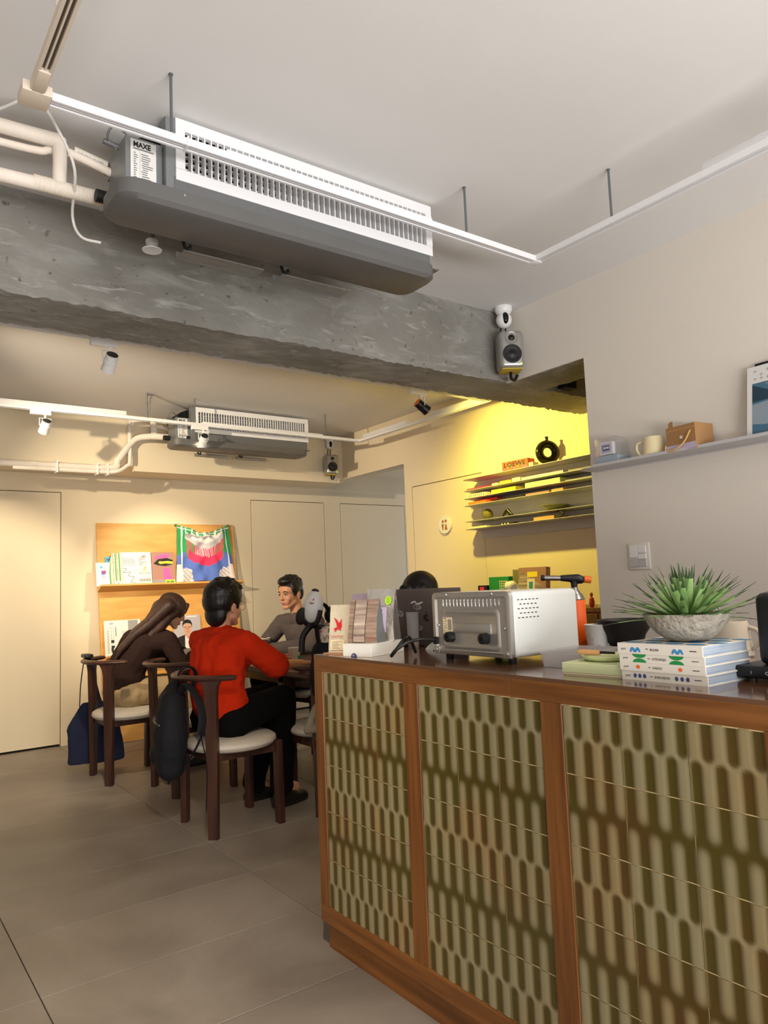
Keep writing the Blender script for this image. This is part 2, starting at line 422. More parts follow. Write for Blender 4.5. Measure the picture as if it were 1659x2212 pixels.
def remesh(name, bm, voxel, m, parent, smooth=4, wrinkle=0.0, wscale=9, deci=None, fac=.5, wstretch=(1, 1, 1)):
    """join the shapes in bm into one continuous surface"""
    me = mesh_from(bm, 'tmp'); o = bpy.data.objects.new('tmp', me); COL.objects.link(o)
    r = o.modifiers.new('r', 'REMESH'); r.mode = 'VOXEL'; r.voxel_size = voxel; r.use_smooth_shade = True
    if smooth:
        s = o.modifiers.new('s', 'SMOOTH'); s.factor = fac; s.iterations = smooth
    if deci:
        d = o.modifiers.new('d', 'DECIMATE'); d.ratio = deci
    bpy.context.view_layer.update()
    ev = o.evaluated_get(bpy.context.evaluated_depsgraph_get())
    out = bpy.data.meshes.new_from_object(ev)
    bpy.data.objects.remove(o); bpy.data.meshes.remove(me)
    if wrinkle:
        out.update()
        nn = [v.normal.copy() for v in out.vertices]
        for v, n in zip(out.vertices, nn):
            p = V((v.co.x * wstretch[0], v.co.y * wstretch[1], v.co.z * wstretch[2])) * wscale
            a = noise.noise(p); b = noise.noise(p * 2.3 + V((7, 3, 1)))
            v.co += n * wrinkle * ((1 - abs(a)) * 1.2 - .6 + .4 * b)
    out.polygons.foreach_set('use_smooth', [True] * len(out.polygons))
    out.materials.clear(); out.name = name
    return link(name, out, m, parent)
def cone(bm, a, ra, b, rb, seg=14):
    """round cone: two spheres and their hull"""
    a = V(a); b = V(b)
    t = NB()
    for c, r in ((a, ra), (b, rb)):
        bmesh.ops.create_uvsphere(t, u_segments=seg, v_segments=8, radius=r, matrix=Matrix.Translation(c))
    res = bmesh.ops.convex_hull(t, input=t.verts[:])
    bmesh.ops.delete(t, geom=[g for g in res['geom_interior'] if isinstance(g, bmesh.types.BMVert)], context='VERTS')
    me = bpy.data.meshes.new('c'); t.to_mesh(me); t.free(); bm.from_mesh(me); bpy.data.meshes.remove(me)
def chain(bm, pts, rad):
    for i in range(len(pts) - 1): cone(bm, pts[i], rad[i], pts[i + 1], rad[i + 1])

# ================================================================== THE SETTING
CZ = 2.70      # ceiling
BY = 6.637     # back wall plane
XR = 2.96      # near right wall plane
XF = 3.97      # far (yellow-lit) wall plane
# floor: slab and single vinyl tiles
bm = NB(); box(bm, (-2.4, -2.6, -.12), (5.6, 6.9, -.0052)); fl_ = struct('floor', bm, 'gap')
bm = NB(); box(bm, (.0016, .0016, -.006), (.9434, .4834, 0), .0012, 1); fm = mesh_from(bm, 'floor_tile')
fm.materials.append(M('floor_vinyl'))
for i in range(-3, 6):
    for j in range(-10, 10):
        x0 = .521 + .945 * i; y0 = 2.581 + .485 * j
        if x0 + .945 < -2.4 or x0 > 5.2 or y0 + .485 < -2.5 or y0 > 6.62: continue
        if x0 > 2.3 and y0 < 2: continue
        t = bpy.data.objects.new('floor_tile', fm); COL.objects.link(t); t.parent = fl_; t.location = (x0, y0, 0)
bm = NB(); box(bm, (-2.4, -2.6, CZ), (5.6, 6.9, CZ + .12)); struct('ceiling', bm, 'ceiling_paint')

def wall_with_doors(name, axis, plane, a0, a1, thick, holes, m, top=CZ):
    """painted wall along x ('x') or y ('y'); holes = (start, end, height)"""
    bm = NB()
    def seg(s, e, z0, z1):
        if axis == 'x': box(bm, (s, plane, z0), (e, plane + thick, z1))
        else: box(bm, (plane, s, z0), (plane + thick, e, z1))
    c = a0
    for s, e, h in sorted(holes):
        seg(c, s, 0, top); seg(s, e, h, top); c = e
    seg(c, a1, 0, top)
    return struct(name, bm, m)
G = .006
backdoors = [(.56, 1.483, 2.115), (3.249, 4.106, 2.112), (4.305, 5.19, 2.112)]
wall_with_doors('wall_back', 'x', BY, -2.4, 5.6, .14, backdoors, 'wall_paint_warm_lit')
bm = NB(); box(bm, (-2.4, BY + .14, 0), (5.6, BY + .16, CZ)); struct('wall_back_lining', bm, 'gap').name = 'trim_1'
for k, (s, e, h) in enumerate(backdoors):
    bm = NB(); box(bm, (s + G, BY + .001, .018), (e - G, BY + .045, h - G), .0015, 1)
    d = struct('door_%d' % (k + 1), bm, 'door_paint')
# far right wall (yellow lit) with corridor opening and flush toilet door
bm = NB()
XT = .14
box(bm, (XF, 4.965, 0), (XF + XT, 5.062, CZ)); box(bm, (XF, 4.09, 2.056), (XF + XT, 4.965, CZ)); box(bm, (XF, 1.2, 0), (XF + XT, 4.09, CZ))
box(bm, (XF, 5.062, 2.274), (XF + XT, BY, CZ))
struct('wall_right_far', bm, 'wall_paint_warm_lit').name = 'wall_alcove'
bm = NB(); box(bm, (XF + .001, 4.09 + G, .018), (XF + .045, 4.965 - G, 2.056 - G), .0015, 1); struct('door_4', bm, 'door_paint')
bm = NB(); box(bm, (XF + XT, 4.0, 0), (XF + XT + .02, 5.062, CZ)); struct('trim_2', bm, 'gap')
# corridor behind: side wall and low ceiling
bm = NB(); box(bm, (XF + XT, 4.93, 0), (5.6, 5.062, CZ)); struct('wall_corridor', bm, 'wall_paint_warm_lit')
bm = NB(); box(bm, (XF + XT + .3, 5.062, 2.42), (5.6, BY, CZ)); struct('trim_3', bm, 'wall_paint_warm_lit')
# boxed soffit in front of the back wall
bm = NB(); box(bm, (-2.4, 6.05, 2.27), (XF + XT, BY, CZ)); struct('trim_4', bm, 'wall_paint_warm_lit')
# near right wall and the painted face over the alcove opening
bm = NB(); box(bm, (XR, -2.6, 0), (XR + .15, 2.281, CZ)); struct('wall_right', bm, 'wall_paint')
bm = NB(); box(bm, (XR, 2.281, 2.309), (XR + .008, 2.822, CZ)); struct('trim_5', bm, 'wall_paint')
bm = NB(); box(bm, (XR + .15, 1.2, 0), (XF, 1.3, CZ)); struct('wall_alcove_end', bm, 'wall_paint_warm_lit').name = 'wall_alcove_side'
bm = NB(); box(bm, (-2.52, -2.6, 0), (-2.4, 6.9, CZ)); struct('wall_left', bm, 'wall_paint')
# wall behind the camera with the shop window
bm = NB()
box(bm, (-2.4, -2.6, 0), (-1.15, -2.5, CZ)); box(bm, (2.55, -2.6, 0), (2.96, -2.5, CZ)); box(bm, (-1.15, -2.6, 0), (2.55, -2.5, .45)); box(bm, (-1.15, -2.6, 2.45), (2.55, -2.5, CZ))
struct('wall_front', bm, 'wall_paint')
bm = NB()
for x in (-1.15, .67, 2.49): box(bm, (x, -2.58, .45), (x + .06, -2.52, 2.45))
for z in (.45, 2.39): box(bm, (-1.15, -2.58, z), (2.55, -2.52, z + .06))
win = struct('window_1', bm, 'walnut')
for x in (-1.09, .73):
    bm = NB(); box(bm, (x, -2.555, .51), (x + 1.76, -2.545, 2.39)); obj('pane', bm, 'glass', win)

def rough_beam(name, lo, hi, n, amp, m='concrete'):
    """concrete beam with chipped lower arrises"""
    bm = NB(); lo = V(lo); hi = V(hi); d = hi - lo
    nx = max(2, int(d.x / n)); ny = max(2, int(d.y / n)); nz = max(2, int(d.z / n))
    vs = {}
    def vert(i, j, k):
        if (i, j, k) not in vs:
            p = lo + V((d.x * i / nx, d.y * j / ny, d.z * k / nz))
            q = noise.noise_vector(p * 6) * amp * .25 + noise.noise_vector(p * 40) * amp * .75
            edge = (k == 0) and (i in (0, nx) or j in (0, ny))
            s = 1.25 if edge else .3
            if k == nz: q.z = 0
            p = p + V((q.x * .3, q.y, q.z)) * s
            vs[i, j, k] = bm.verts.new(p)
        return vs[i, j, k]
    for i in range(nx):
        for j in range(ny):
            for k in (0, nz): bm.faces.new([vert(i, j, k), vert(i + 1, j, k), vert(i + 1, j + 1, k), vert(i, j + 1, k)])
        for k in range(nz):
            for j in (0, ny): bm.faces.new([vert(i, j, k), vert(i + 1, j, k), vert(i + 1, j, k + 1), vert(i, j, k + 1)])
    for j in range(ny):
        for k in range(nz):
            for i in (0, nx): bm.faces.new([vert(i, j, k), vert(i, j + 1, k), vert(i, j + 1, k + 1), vert(i, j, k + 1)])
    return struct(name, bm, m, smooth=True)
rough_beam('trim_6', (-2.4, 2.80, 2.308), (XF, 3.125, CZ), .022, .010)
rough_beam('trim_7', (XR + .008, 1.6, 2.308), (3.262, 2.80, CZ), .022, .010)
# dark steel plate fixed to the beam inside the alcove
bm = NB(); box(bm, (3.37, 2.735, 2.325), (3.47, 2.798, 2.43), .004)
tag(obj('junction_box', bm, 'navy'), 'dark navy box fixed under the concrete beam above the alcove', 'box')

# ================================================================== CEILING FITTINGS
def rail_bm(lo, hi, axis):
    """lighting rail: U profile open below; axis 0 = along x, 1 = along y"""
    bm = NB(); lo = V(lo); hi = V(hi); o = 1 - axis
    wdt = hi[o] - lo[o]
    def b(f0, f1, z0, z1, mi=0):
        l = lo.copy(); h = hi.copy(); l[o] = lo[o] + wdt * f0; h[o] = lo[o] + wdt * f1; l.z = z0; h.z = z1; box(bm, l, h, mi=mi)
    b(0, .22, lo.z, hi.z); b(.78, 1, lo.z, hi.z); b(.22, .78, lo.z + .012, hi.z); b(.44, .56, lo.z + .002, lo.z + .012)
    b(.22, .44, lo.z + .010, lo.z + .0125, 1); b(.56, .78, lo.z + .010, lo.z + .0125, 1)
    return bm
def rail(name, lo, hi, axis, parent, m='white_metal'):
    return obj(name, rail_bm(lo, hi, axis), [m, 'track_slot'], parent, False)
def hanger(parent, x, y, z0, z1=CZ):
    bm = NB(); cyl(bm, (x, y, z0), (x, y, z1), .0045, 8); cyl(bm, (x, y, z1 - .004), (x, y, z1), .0065, 10); obj('hanger_rod', bm, 'rod', parent)
tr = thing('lighting_track', (0, 0, 0), 'white lighting track hung from rods in front of the nearer ceiling air unit', 'track lighting')
Z0, Z1 = 2.487, 2.509
rail('rail', (.40, 1.90, Z0), (2.2, 1.934, Z1), 0, tr)
rail('rail', (2.204, -1.4, Z0), (2.238, 1.934, Z1), 1, tr)
rail('rail', (.345, -1.4, Z0), (.380, 1.905, Z1), 1, tr, 'cream_metal')
bm = NB(); box(bm, (.328, 1.885, Z0 - .004), (.398, 1.955, Z1 + .002), .002); box(bm, (.349, 1.80, Z0 - .003), (.376, 1.885, Z0 + .01), .001); obj('corner_connector', bm, 'cream_metal', tr)
bm = NB(); box(bm, (2.2, 1.896, Z0 - .002), (2.242, 1.938, Z1), .002); obj('corner_connector', bm, 'white_metal', tr)
for a, b in (((.885, 1.912, Z1), (1.68, 1.95, Z1 + .016)), ((2.198, -1.4, Z1), (2.232, 1.18, Z1 + .02))):
    bm = NB(); box(bm, a, b, .002); obj('cable_trunking', bm, 'white_metal', tr)
bm = NB(); box(bm, (.758, 1.897, Z0 - .003), (.764, 1.937, Z1 + .004)); obj('cable_tie', bm, 'white_plastic', tr)
for x, y in ((.72, 1.92), (1.853, 1.92), (2.222, 1.545)): hanger(tr, x, y, Z1)
hanger(tr, .362, 1.36, Z1)

# --- ceiling-concealed air conditioner without its cover
def air_unit(label):
    t = thing('air_conditioner', (0, 0, 0), label, 'air conditioner')
    x0, x1, yf, z0, z1 = .795, 1.826, 2.085, 2.487, 2.690
    bm = NB()       # louvre frame
    fwid = .038
    box(bm, (x0, yf, z1 - fwid), (x1, yf + .018, z1), .002); box(bm, (x0, yf, z0), (x1, yf + .018, z0 + fwid), .002)
    box(bm, (x0, yf, z0 + fwid), (x0 + .03, yf + .018, z1 - fwid)); box(bm, (x1 - .03, yf, z0 + fwid), (x1, yf + .018, z1 - fwid))
    fr = obj('grille_frame', bm, 'white_metal', t, False)
    bm = NB(); box(bm, (-.0022, 0, 0), (.0022, .026, z1 - z0 - 2 * fwid)); sm = mesh_from(bm, 'grille_slat'); sm.materials.append(M('white_metal'))
    n = 44
    for i in range(1, n):
        s = bpy.data.objects.new('grille_slat', sm); COL.objects.link(s); s.parent = t; s.location = (x0 + .03 + (x1 - x0 - .06) * i / n, yf + .002, z0 + fwid)
    bm = NB(); box(bm, (x0 + .03, 0, -.002), (x1 - .03, .012, .002)); hm = mesh_from(bm, 'grille_fin'); hm.materials.append(M('white_metal'))
    for k in range(1, 6):
        s = bpy.data.objects.new('grille_fin', hm); COL.objects.link(s); s.parent = t; s.location = (0, yf + .03, z0 + fwid + (z1 - z0 - 2 * fwid) * k / 6)
    bm = NB()       # steel casing behind, open front
    box(bm, (x0 - .02, yf + .06, 2.425), (x1 - .01, yf + .22, z1 - .005)); obj('casing', bm, 'dark', t, False)
    bm = NB(); box(bm, (x0 - .005, yf + .002, 2.405), (x1 - .015, yf + .06, z0 + .012), .002); obj('front_plate', bm, 'ac_grey', t, False)
    bm = NB(); box(bm, (x0 - .03, yf + .004, 2.40), (x0 + .004, yf + .05, z1 - .004)); cyl(bm, (x0 - .012, yf + .001, 2.60), (x0 - .012, yf + .006, 2.60), .006, 10); cyl(bm, (x0 - .012, yf, 2.42), (x0 - .012, yf + .006, 2.42), .004, 8)
    obj('mounting_bracket', bm, 'galv', t, False)
    bm = NB(); box(bm, (x0 - .145, yf + .03, 2.40), (x0 - .03, yf + .20, 2.60), .003); ctl = obj('control_box', bm, 'galv', t, False)
    bm = NB(); box(bm, (x0 - .06, yf + .025, 2.402), (x0 - .035, yf + .032, 2.455)); obj('cable_slot', bm, 'dark', ctl, False)
    bm = NB(); prism(bm, [(0, 0), (.09, .0), (.09, .085), (.04, .06)], (x0 - .115, yf + .12, 2.60), (1, 0, 0), (0, 0, 1), -.2); obj('fan_housing', bm, 'dark', t, False)
    # data plate
    pl = NB(); box(pl, (0, 0, 0), (.078, .001, .155)); plate = obj('data_plate', pl, 'label_white', t, False, loc=(x0 - .130, yf + .0285, 2.437))
    text('lettering', plate, 'MAXE', (.008, 0, .132), (1, 0, 0), (0, 0, 1), .024, 'ink', sx=.84, bold=.0009)
    sh = [(rect(.008, .124, .07, .128), 'ink_grey'), (rect(.028, .03, .0285, .118), 'ink_grey'), (rect(.008, .028, .070, .0288), 'ink_grey'), (rect(.008, .012, .070, .026), 'ink_grey'), (rect(.012, .015, .066, .023), 'label_white', 2)]
    for k in range(12):
        z = .034 + k * .007
        sh.append((rect(.009, z, .009 + .006 + .009 * random.random(), z + .003), 'ink_grey')); sh.append((rect(.031 + .006 * random.random(), z, .05 + .018 * random.random(), z + .003), 'ink_grey'))
    for k in range(9): sh.append((rect(.014 + k * .0055, .016, .017 + k * .0055, .022), 'ink', 3))
    sh.append((rect(.008, .004, .016, .009), 'ink')); sh.append((rect(.03, .004, .044, .009), 'ink'))
    decal('print', plate, (0, 0, 0), (1, 0, 0), (0, 0, 1), sh)
    # drip pan with rounded corners and raised rim
    px0, px1, py0, py1, zb, zt = .60, 1.780, 2.005, 2.215, 2.352, 2.408
    def rr(a, b, c, d, r):
        out = []
        for (cx_, cy_, s) in ((c - r, b + r, -PI / 2), (c - r, d - r, 0), (a + r, d - r, PI / 2), (a + r, b + r, PI)):
            out += [(cx_ + r * math.cos(s + PI / 2 * k / 5), cy_ + r * math.sin(s + PI / 2 * k / 5)) for k in range(6)]
        return out
    bm = NB(); A = rr(px0 + .012, py0 + .012, px1 - .012, py1 - .012, .05); B = rr(px0, py0, px1, py1, .055); Cc = rr(px0 + .006, py0 + .006, px1 - .006, py1 - .006, .05); D = rr(px0 + .016, py0 + .016, px1 - .016, py1 - .016, .045)
    r0 = [bm.verts.new((*p, zb)) for p in A]; r1 = [bm.verts.new((*p, zb + .012)) for p in B]; r2 = [bm.verts.new((*p, zt)) for p in B]; r3 = [bm.verts.new((*p, zt)) for p in Cc]; r4 = [bm.verts.new((*p, zb + .014)) for p in D]
    k = len(r0)
    for a, b in ((r0, r1), (r1, r2), (r2, r3), (r3, r4)):
        for i in range(k): bm.faces.new((a[i], a[(i + 1) % k], b[(i + 1) % k], b[i]))
    bm.faces.new(r0[::-1]); bm.faces.new(r4)
    obj('drip_pan', bm, 'pan_grey', t, True)
    bm = NB(); box(bm, (x0 - .01, py0 + .03, 2.405), (x1 - .02, yf + .02, 2.409)); obj('pan_flange', bm, 'ac_grey', t, False)
    bm = NB(); lathe(bm, [(0, -.002), (.004, -.001), (.0045, .002)], 8, (x0 - .005, py0 - .001, 2.395), (0, 1, 0)); lathe(bm, [(0, -.002), (.004, -.001), (.0045, .002)], 8, (1.783, py0 - .001, 2.395), (0, 1, 0)); obj('pan_screw', bm, 'screw', t)
    # loop of thin wires at the connection
    bm = NB(); tube(bm, smooth_path([(x0 - .15, yf + .1, 2.585), (x0 - .18, yf + .09, 2.61), (x0 - .165, yf + .08, 2.645), (x0 - .125, yf + .08, 2.63), (x0 - .11, yf + .1, 2.597)]), .0035, 6); tube(bm, smooth_path([(x0 - .19, yf + .1, 2.60), (x0 - .16, yf + .1, 2.596), (x0 - .13, yf + .1, 2.592)]), .009, 8); obj('wire_loop', bm, 'ac_grey', t)
    return t
ac = air_unit('larger, nearer white-grilled ceiling air conditioner with grey drip pan')
# brass couplings of this unit
bm = NB(); cyl(bm, (.655, 2.30, 2.58), (.70, 2.30, 2.58), .018, 6); cyl(bm, (.640, 2.30, 2.58), (.655, 2.30, 2.58), .02, 12); obj('pipe_coupling', bm, 'brass', ac)
bm = NB(); cyl(bm, (.60, 2.25, 2.455), (.66, 2.25, 2.455), .02, 10); obj('pipe_coupling', bm, 'dark', ac)
def deflector(x):
    bm = NB(); box(bm, (x, 2.225, 2.332), (x + .29, 2.30, 2.336)); box(bm, (x, 2.297, 2.332), (x + .29, 2.30, 2.36)); s = obj('clear_deflector', bm, 'acrylic', ac, False)
    bm = NB(); tube(bm, smooth_path([(x + .004, 2.24, 2.37), (x + .004, 2.228, 2.345), (x + .014, 2.212, 2.338), (x + .02, 2.222, 2.352)], 4), .006, 6); obj('deflector_hook', bm, 'dark', s)
deflector(.872); deflector(1.235)

far = copy_tree(ac)
far.location = (1.412, 3.37, -.012)
far['label'] = 'smaller-looking air conditioner hung in the far room below the ceiling'
# --- insulated refrigerant pipes of the near unit
pp = thing('insulated_pipes', (.3, 2.3, 2.5), 'white insulated pipes joining the nearer ceiling air conditioner from the left', 'pipes')
def ppath(parent, name, pts, r, m='insulation', seg=16, sm=5):
    bm = NB(); tube(bm, smooth_path(pts, sm) if len(pts) > 2 else pts, r, seg); o = obj(name, bm, m, parent); o.matrix_parent_inverse = parent.matrix_basis.inverted() if False else Matrix.Translation(-V(parent.location)); return o
ppath(pp, 'pipe', [(-.6, 2.3, 2.595), (.3, 2.3, 2.618), (.505, 2.3, 2.626)], .022)
ppath(pp, 'pipe', [(.545, 2.3, 2.60), (.645, 2.3, 2.582)], .022)
ppath(pp, 'pipe', [(-.6, 2.3, 2.452), (.34, 2.3, 2.466), (.47, 2.3, 2.476)], .021)
ppath(pp, 'pipe', [(.505, 2.3, 2.632), (.507, 2.3, 2.56), (.505, 2.3, 2.484)], .021)
ppath(pp, 'pipe', [(-.6, 2.32, 2.560), (.34, 2.32, 2.580), (.49, 2.32, 2.60)], .012)
ppath(pp, 'pipe', [(.53, 2.29, 2.592), (.60, 2.28, 2.572), (.665, 2.27, 2.55)], .013)
bm = NB()
pts = [V((.43, 2.3, 2.472)) + (V((.632, 2.3, 2.474)) - V((.43, 2.3, 2.472))) * (k / 40) for k in range(41)]
tube(bm, pts, [.0225 + .0012 * (k % 2) for k in range(41)], 16); o = obj('tape_wrap', bm, 'tape', pp); o.matrix_parent_inverse = Matrix.Translation(-V(pp.location))
text('lettering', pp, '3/4" (20.0x13) NBR', (.553 - .3, 2.3 - .0225 - 2.3, 2.588 - 2.5), (1, 0, -.18), (.18, 0, 1), .014, 'ink_grey', sx=.7)

def cable(name, pts, r, m, label, cat='cable', sm=6, group=None):
    bm = NB(); tube(bm, smooth_path(pts, sm), r, 8); return tag(obj(name, bm, m), label, cat, group)
cable('cable', [(.2, 2.2, 2.52), (.325, 2.2, 2.608), (.385, 2.2, 2.658), (.434, 2.2, 2.660), (.479, 2.2, 2.60), (.531, 2.22, 2.501), (.558, 2.36, 2.425), (.584, 2.36, 2.363), (.64, 2.34, 2.348)], .0045, 'cable_white', 'thin white cable looping down past the insulated pipes to the near air unit')
cable('cable', [(.33, 1.55, CZ), (.345, 1.56, 2.66), (.347, 1.58, 2.60), (.352, 1.62, 2.525)], .006, 'cable_white', 'white cable dropping from the ceiling to the left track rail')

# sprinkler below the near unit
sp = thing('sprinkler', (.895, 2.60, 2.53), 'white ceiling sprinkler head beside the concrete beam', 'sprinkler')
bm = NB(); lathe(bm, [(.021, 0), (.023, -.006), (.022, -.016), (.013, -.02), (.011, -.036)], 20); obj('body', bm, 'white_plastic', sp)
bm = NB(); lathe(bm, [(0, -.040), (.034, -.0415), (.036, -.0375), (.010, -.034)], 24); obj('deflector_disc', bm, 'white_plastic', sp)
bm = NB(); cyl(bm, (0, 0, 0), (0, 0, .17), .011, 10); obj('drop_pipe', bm, 'ac_grey', sp)

# --- far room track loop
tf = thing('lighting_track', (0, 0, 0), 'white lighting track loop hung in the far room', 'track lighting')
YB, YF_, XQ = 5.30, 3.68, 3.655
rail('rail', (-2.2, YB - .017, Z0), (XQ, YB + .017, Z1), 0, tf); rail('rail', (-2.2, YF_ - .017, Z0), (XQ, YF_ + .017, Z1), 0, tf); rail('rail', (XQ, YF_ - .017, Z0), (XQ + .034, YB + .017, Z1), 1, tf)
for a, b in (((-2.2, YB - .02, Z1), (1.62, YB + .018, Z1 + .032)), ((2.2, YB - .02, Z1), (3.28, YB + .018, Z1 + .012)), ((XQ - .006, 4.6, Z1), (XQ + .03, 5.22, Z1 + .03)), ((XQ - .006, 3.68, Z1), (XQ + .03, 4.3, Z1 + .03))):
    bm = NB(); box(bm, a, b, .002); obj('cable_trunking', bm, 'white_metal', tf)
for x, y in ((2.146, YB), (3.316, YB), (.3, YF_)): hanger(tf, x, y, Z1)
bm = NB(); cyl(bm, (1.775, YB, Z1), (1.775, YB, CZ), .008, 8); tube(bm, smooth_path([(1.79, YB, Z1), (1.795, YB, 2.6), (1.80, YB, 2.66), (1.815, YB, 2.675)], 4), .005, 6); cyl(bm, (1.775, YB, CZ - .015), (1.83, YB, CZ - .01), .006, 6); obj('feed_conduit', bm, 'ac_grey', tf)

def track_lamp(loc, aim, label, energy, color, spot=60, lit=False, dark_head=False, power=True, blend=.7, group='spot lamps on the ceiling tracks'):
    """track spot: adapter box, yoke and tin head; carries its own light"""
    t = thing('track_lamp', loc, label, 'spotlight', group)
    ad = NB(); box(ad, (-.065, -.016, -.030), (.065, .016, .002), .002); obj('adapter', ad, 'white_plastic', t, False)
    d = (V(aim) - (V(loc) + V((.03, 0, -.11)))).normalized()
    c = V((.03, 0, -.105))
    u, w_ = frame_of(d)
    bm = NB(); tube(bm, [(.03, 0, -.03), (.03, 0, -.055)], .007, 8)
    for s in (-1, 1): tube(bm, [V((.03, 0, -.052)), V((.03, 0, -.052)) + u * .038 * s, c + u * .038 * s], .0035, 6)
    obj('yoke', bm, 'white_plastic', t)
    hm = 'black_plastic' if dark_head else 'white_plastic'
    bm = NB(); lathe(bm, [(.012, -.045), (.030, -.043), (.031, -.010), (.0335, -.008), (.0335, .004), (.031, .006), (.034, .045), (.0345, .05), (.030, .05), (.026, .03), (0, .028)], 24, c, d); hd = obj('head', bm, hm, t)
    bm = NB(); lathe(bm, [(.028, -.0435), (.027, -.0455), (0, -.046)], 20, c, d); obj('heat_sink', bm, 'torch_orange' if dark_head else 'black_plastic', hd)
    bm = NB(); lathe(bm, [(0, .0290), (.024, .0292), (.028, .040)], 20, c, d)
    mname = 'lamp_lens_' + ('%d_%d_%d' % tuple(int(99 * x) for x in color))
    mat(mname, tuple(255 * min(1, x) ** (1 / 2.2) for x in color), .3, emit=25 if power else 0); obj('lens', bm, mname, hd)
    if power:
        p = V(loc) + c + d * .055
        light('SPOT', 'track_lamp_light', p, V(aim), energy, color, .03, spot=spot, blend=blend)
    return t
WARM = (1.0, .825, .58)
ZL = Z0
track_lamp((1.05, YB, ZL), (.85, 6.62, 1.0), 'white spot lamp on the far track, leftmost in the picture', 56, WARM, 75)
track_lamp((2.18, YB, ZL), (2.35, 6.6, 1.35), 'white spot lamp on the far track right in front of the far air conditioner', 72, WARM, 58)
track_lamp((1.02, YF_, ZL), (.9, 5.9, .3), 'white spot lamp hanging just behind the concrete beam, tilted left', 60, WARM, 70)
track_lamp((3.03, YF_, ZL), (3.97, 3.55, 1.75), 'black-headed spot lamp glowing in front of the yellow-lit wall', 58, (1.0, .785, .13), 140, dark_head=True)
# out of the picture: added back-wall fill, near track lamps lighting the floor
track_lamp((-.35, YF_, ZL), (3.9, 6.6, 1.3), 'added fill lamp on the far track, unseen beyond the left edge of the picture', 260, WARM, 60)
track_lamp((.362, .75, ZL), (.75, 2.75, 0), 'white spot lamp on the left rail of the near track', 85, WARM, 62)
track_lamp((2.22, .55, ZL), (1.5, 1.1, .95), 'white spot lamp on the right rail of the near track', 20, WARM, 75)

# insulated pipes of the far unit, running down the boxed soffit
pf = thing('insulated_pipes', (1.8, 5.95, 2.3), 'white pipes running along the far soffit and up to the far air conditioner', 'pipes')
yv = 5.98
ppath(pf, 'pipe', [(-2.2, 6.01, 2.225), (.9, 6.01, 2.236), (1.68, 6.0, 2.240), (1.76, yv, 2.30), (1.83, yv, 2.40), (1.91, yv, 2.49), (2.0, 5.9, 2.505), (2.1, 5.82, 2.492), (2.17, 5.8, 2.485)], .026)
ppath(pf, 'pipe', [(1.0, 6.01, 2.206), (1.62, 6.0, 2.205), (1.76, yv, 2.215), (1.83, yv, 2.26), (1.86, yv, 2.31), (1.86, yv, 2.60), (1.88, 5.94, 2.63), (1.98, 5.9, 2.64), (2.1, 5.85, 2.625), (2.17, 5.8, 2.60)], .016)
ppath(pf, 'pipe', [(2.02, 5.88, 2.645), (2.03, 5.88, 2.51)], .026)
ppath(pf, 'pipe', [(2.03, 5.88, 2.59), (2.1, 5.84, 2.57), (2.19, 5.8, 2.54)], .014)
for x in (1.30, 1.60, 1.68):
    bm = NB(); box(bm, (x - 1.8, 5.975 - 5.95, 2.18 - 2.3), (x - 1.788, 6.049 - 5.95, 2.275 - 2.3)); obj('pipe_clip', bm, 'white_plastic', pf, False)
bm = NB(); box(bm, (1.9, 6.0, 2.226), (3.9, 6.05, 2.268)); struct('trim_8', bm, 'wall_paint_warm_lit')
# sprinkler of the far room
s2 = copy_tree(sp); s2.location = (2.42, 5.93, 2.50); s2['label'] = 'small white sprinkler under the far air conditioner'

# ---------------------------------------------------------------- loudspeakers and cameras
def loudspeaker(loc, yaw, pitch, label, sc_=1.0):
    t = thing('loudspeaker', loc, label, 'loudspeaker'); t.rotation_euler = (pitch, 0, yaw); t.scale = (sc_,) * 3
    # local: front faces -y
    bm = NB(); box(bm, (-.061, -.055, -.095), (.061, .06, .095), .022, 4); obj('cabinet', bm, 'speaker_grey', t)
    bm = NB(); lathe(bm, [(.030, .0035), (.026, .002), (.017, -.006), (.016, -.004), (.008, .000), (0, .001)], 28, (0, -.0545, .055), (0, -1, 0), cap=False); obj('waveguide', bm, 'speaker_grey', t)
    bm = NB(); lathe(bm, [(.0165, .0015), (.012, .003), (.006, .0075), (0, .0085)], 20, (0, -.0545, .055), (0, -1, 0)); obj('tweeter', bm, 'cone', t)
    bm = NB(); lathe(bm, [(.047, 0), (.047, .003), (.041, .004), (.030, .0005), (.016, .001), (.009, .0035), (0, .005)], 32, (0, -.0545, -.025), (0, -1, 0)); obj('woofer', bm, 'cone', t)
    bm = NB(); lathe(bm, [(.004, 0), (.004, .003), (0, .004)], 12, (.043, -.054, -.076), (0, -1, 0)); obj('power_light', bm, 'led', t)
    bm = NB(); box(bm, (-.052, -.05, -.100), (.052, .05, -.0935), .003, 2); obj('foam_foot', bm, 'foam_yellow', t)
    bm = NB(); box(bm, (-.02, .055, -.03), (.02, .115, .03), .004); obj('wall_bracket', bm, 'black_plastic', t)
    bm = NB(); tube(bm, smooth_path([(0, .0, -.103), (.005, .02, -.125), (.03, .05, -.13), (.05, .07, -.10)], 4), .008, 8); obj('cable', bm, 'black_plastic', t)
    return t
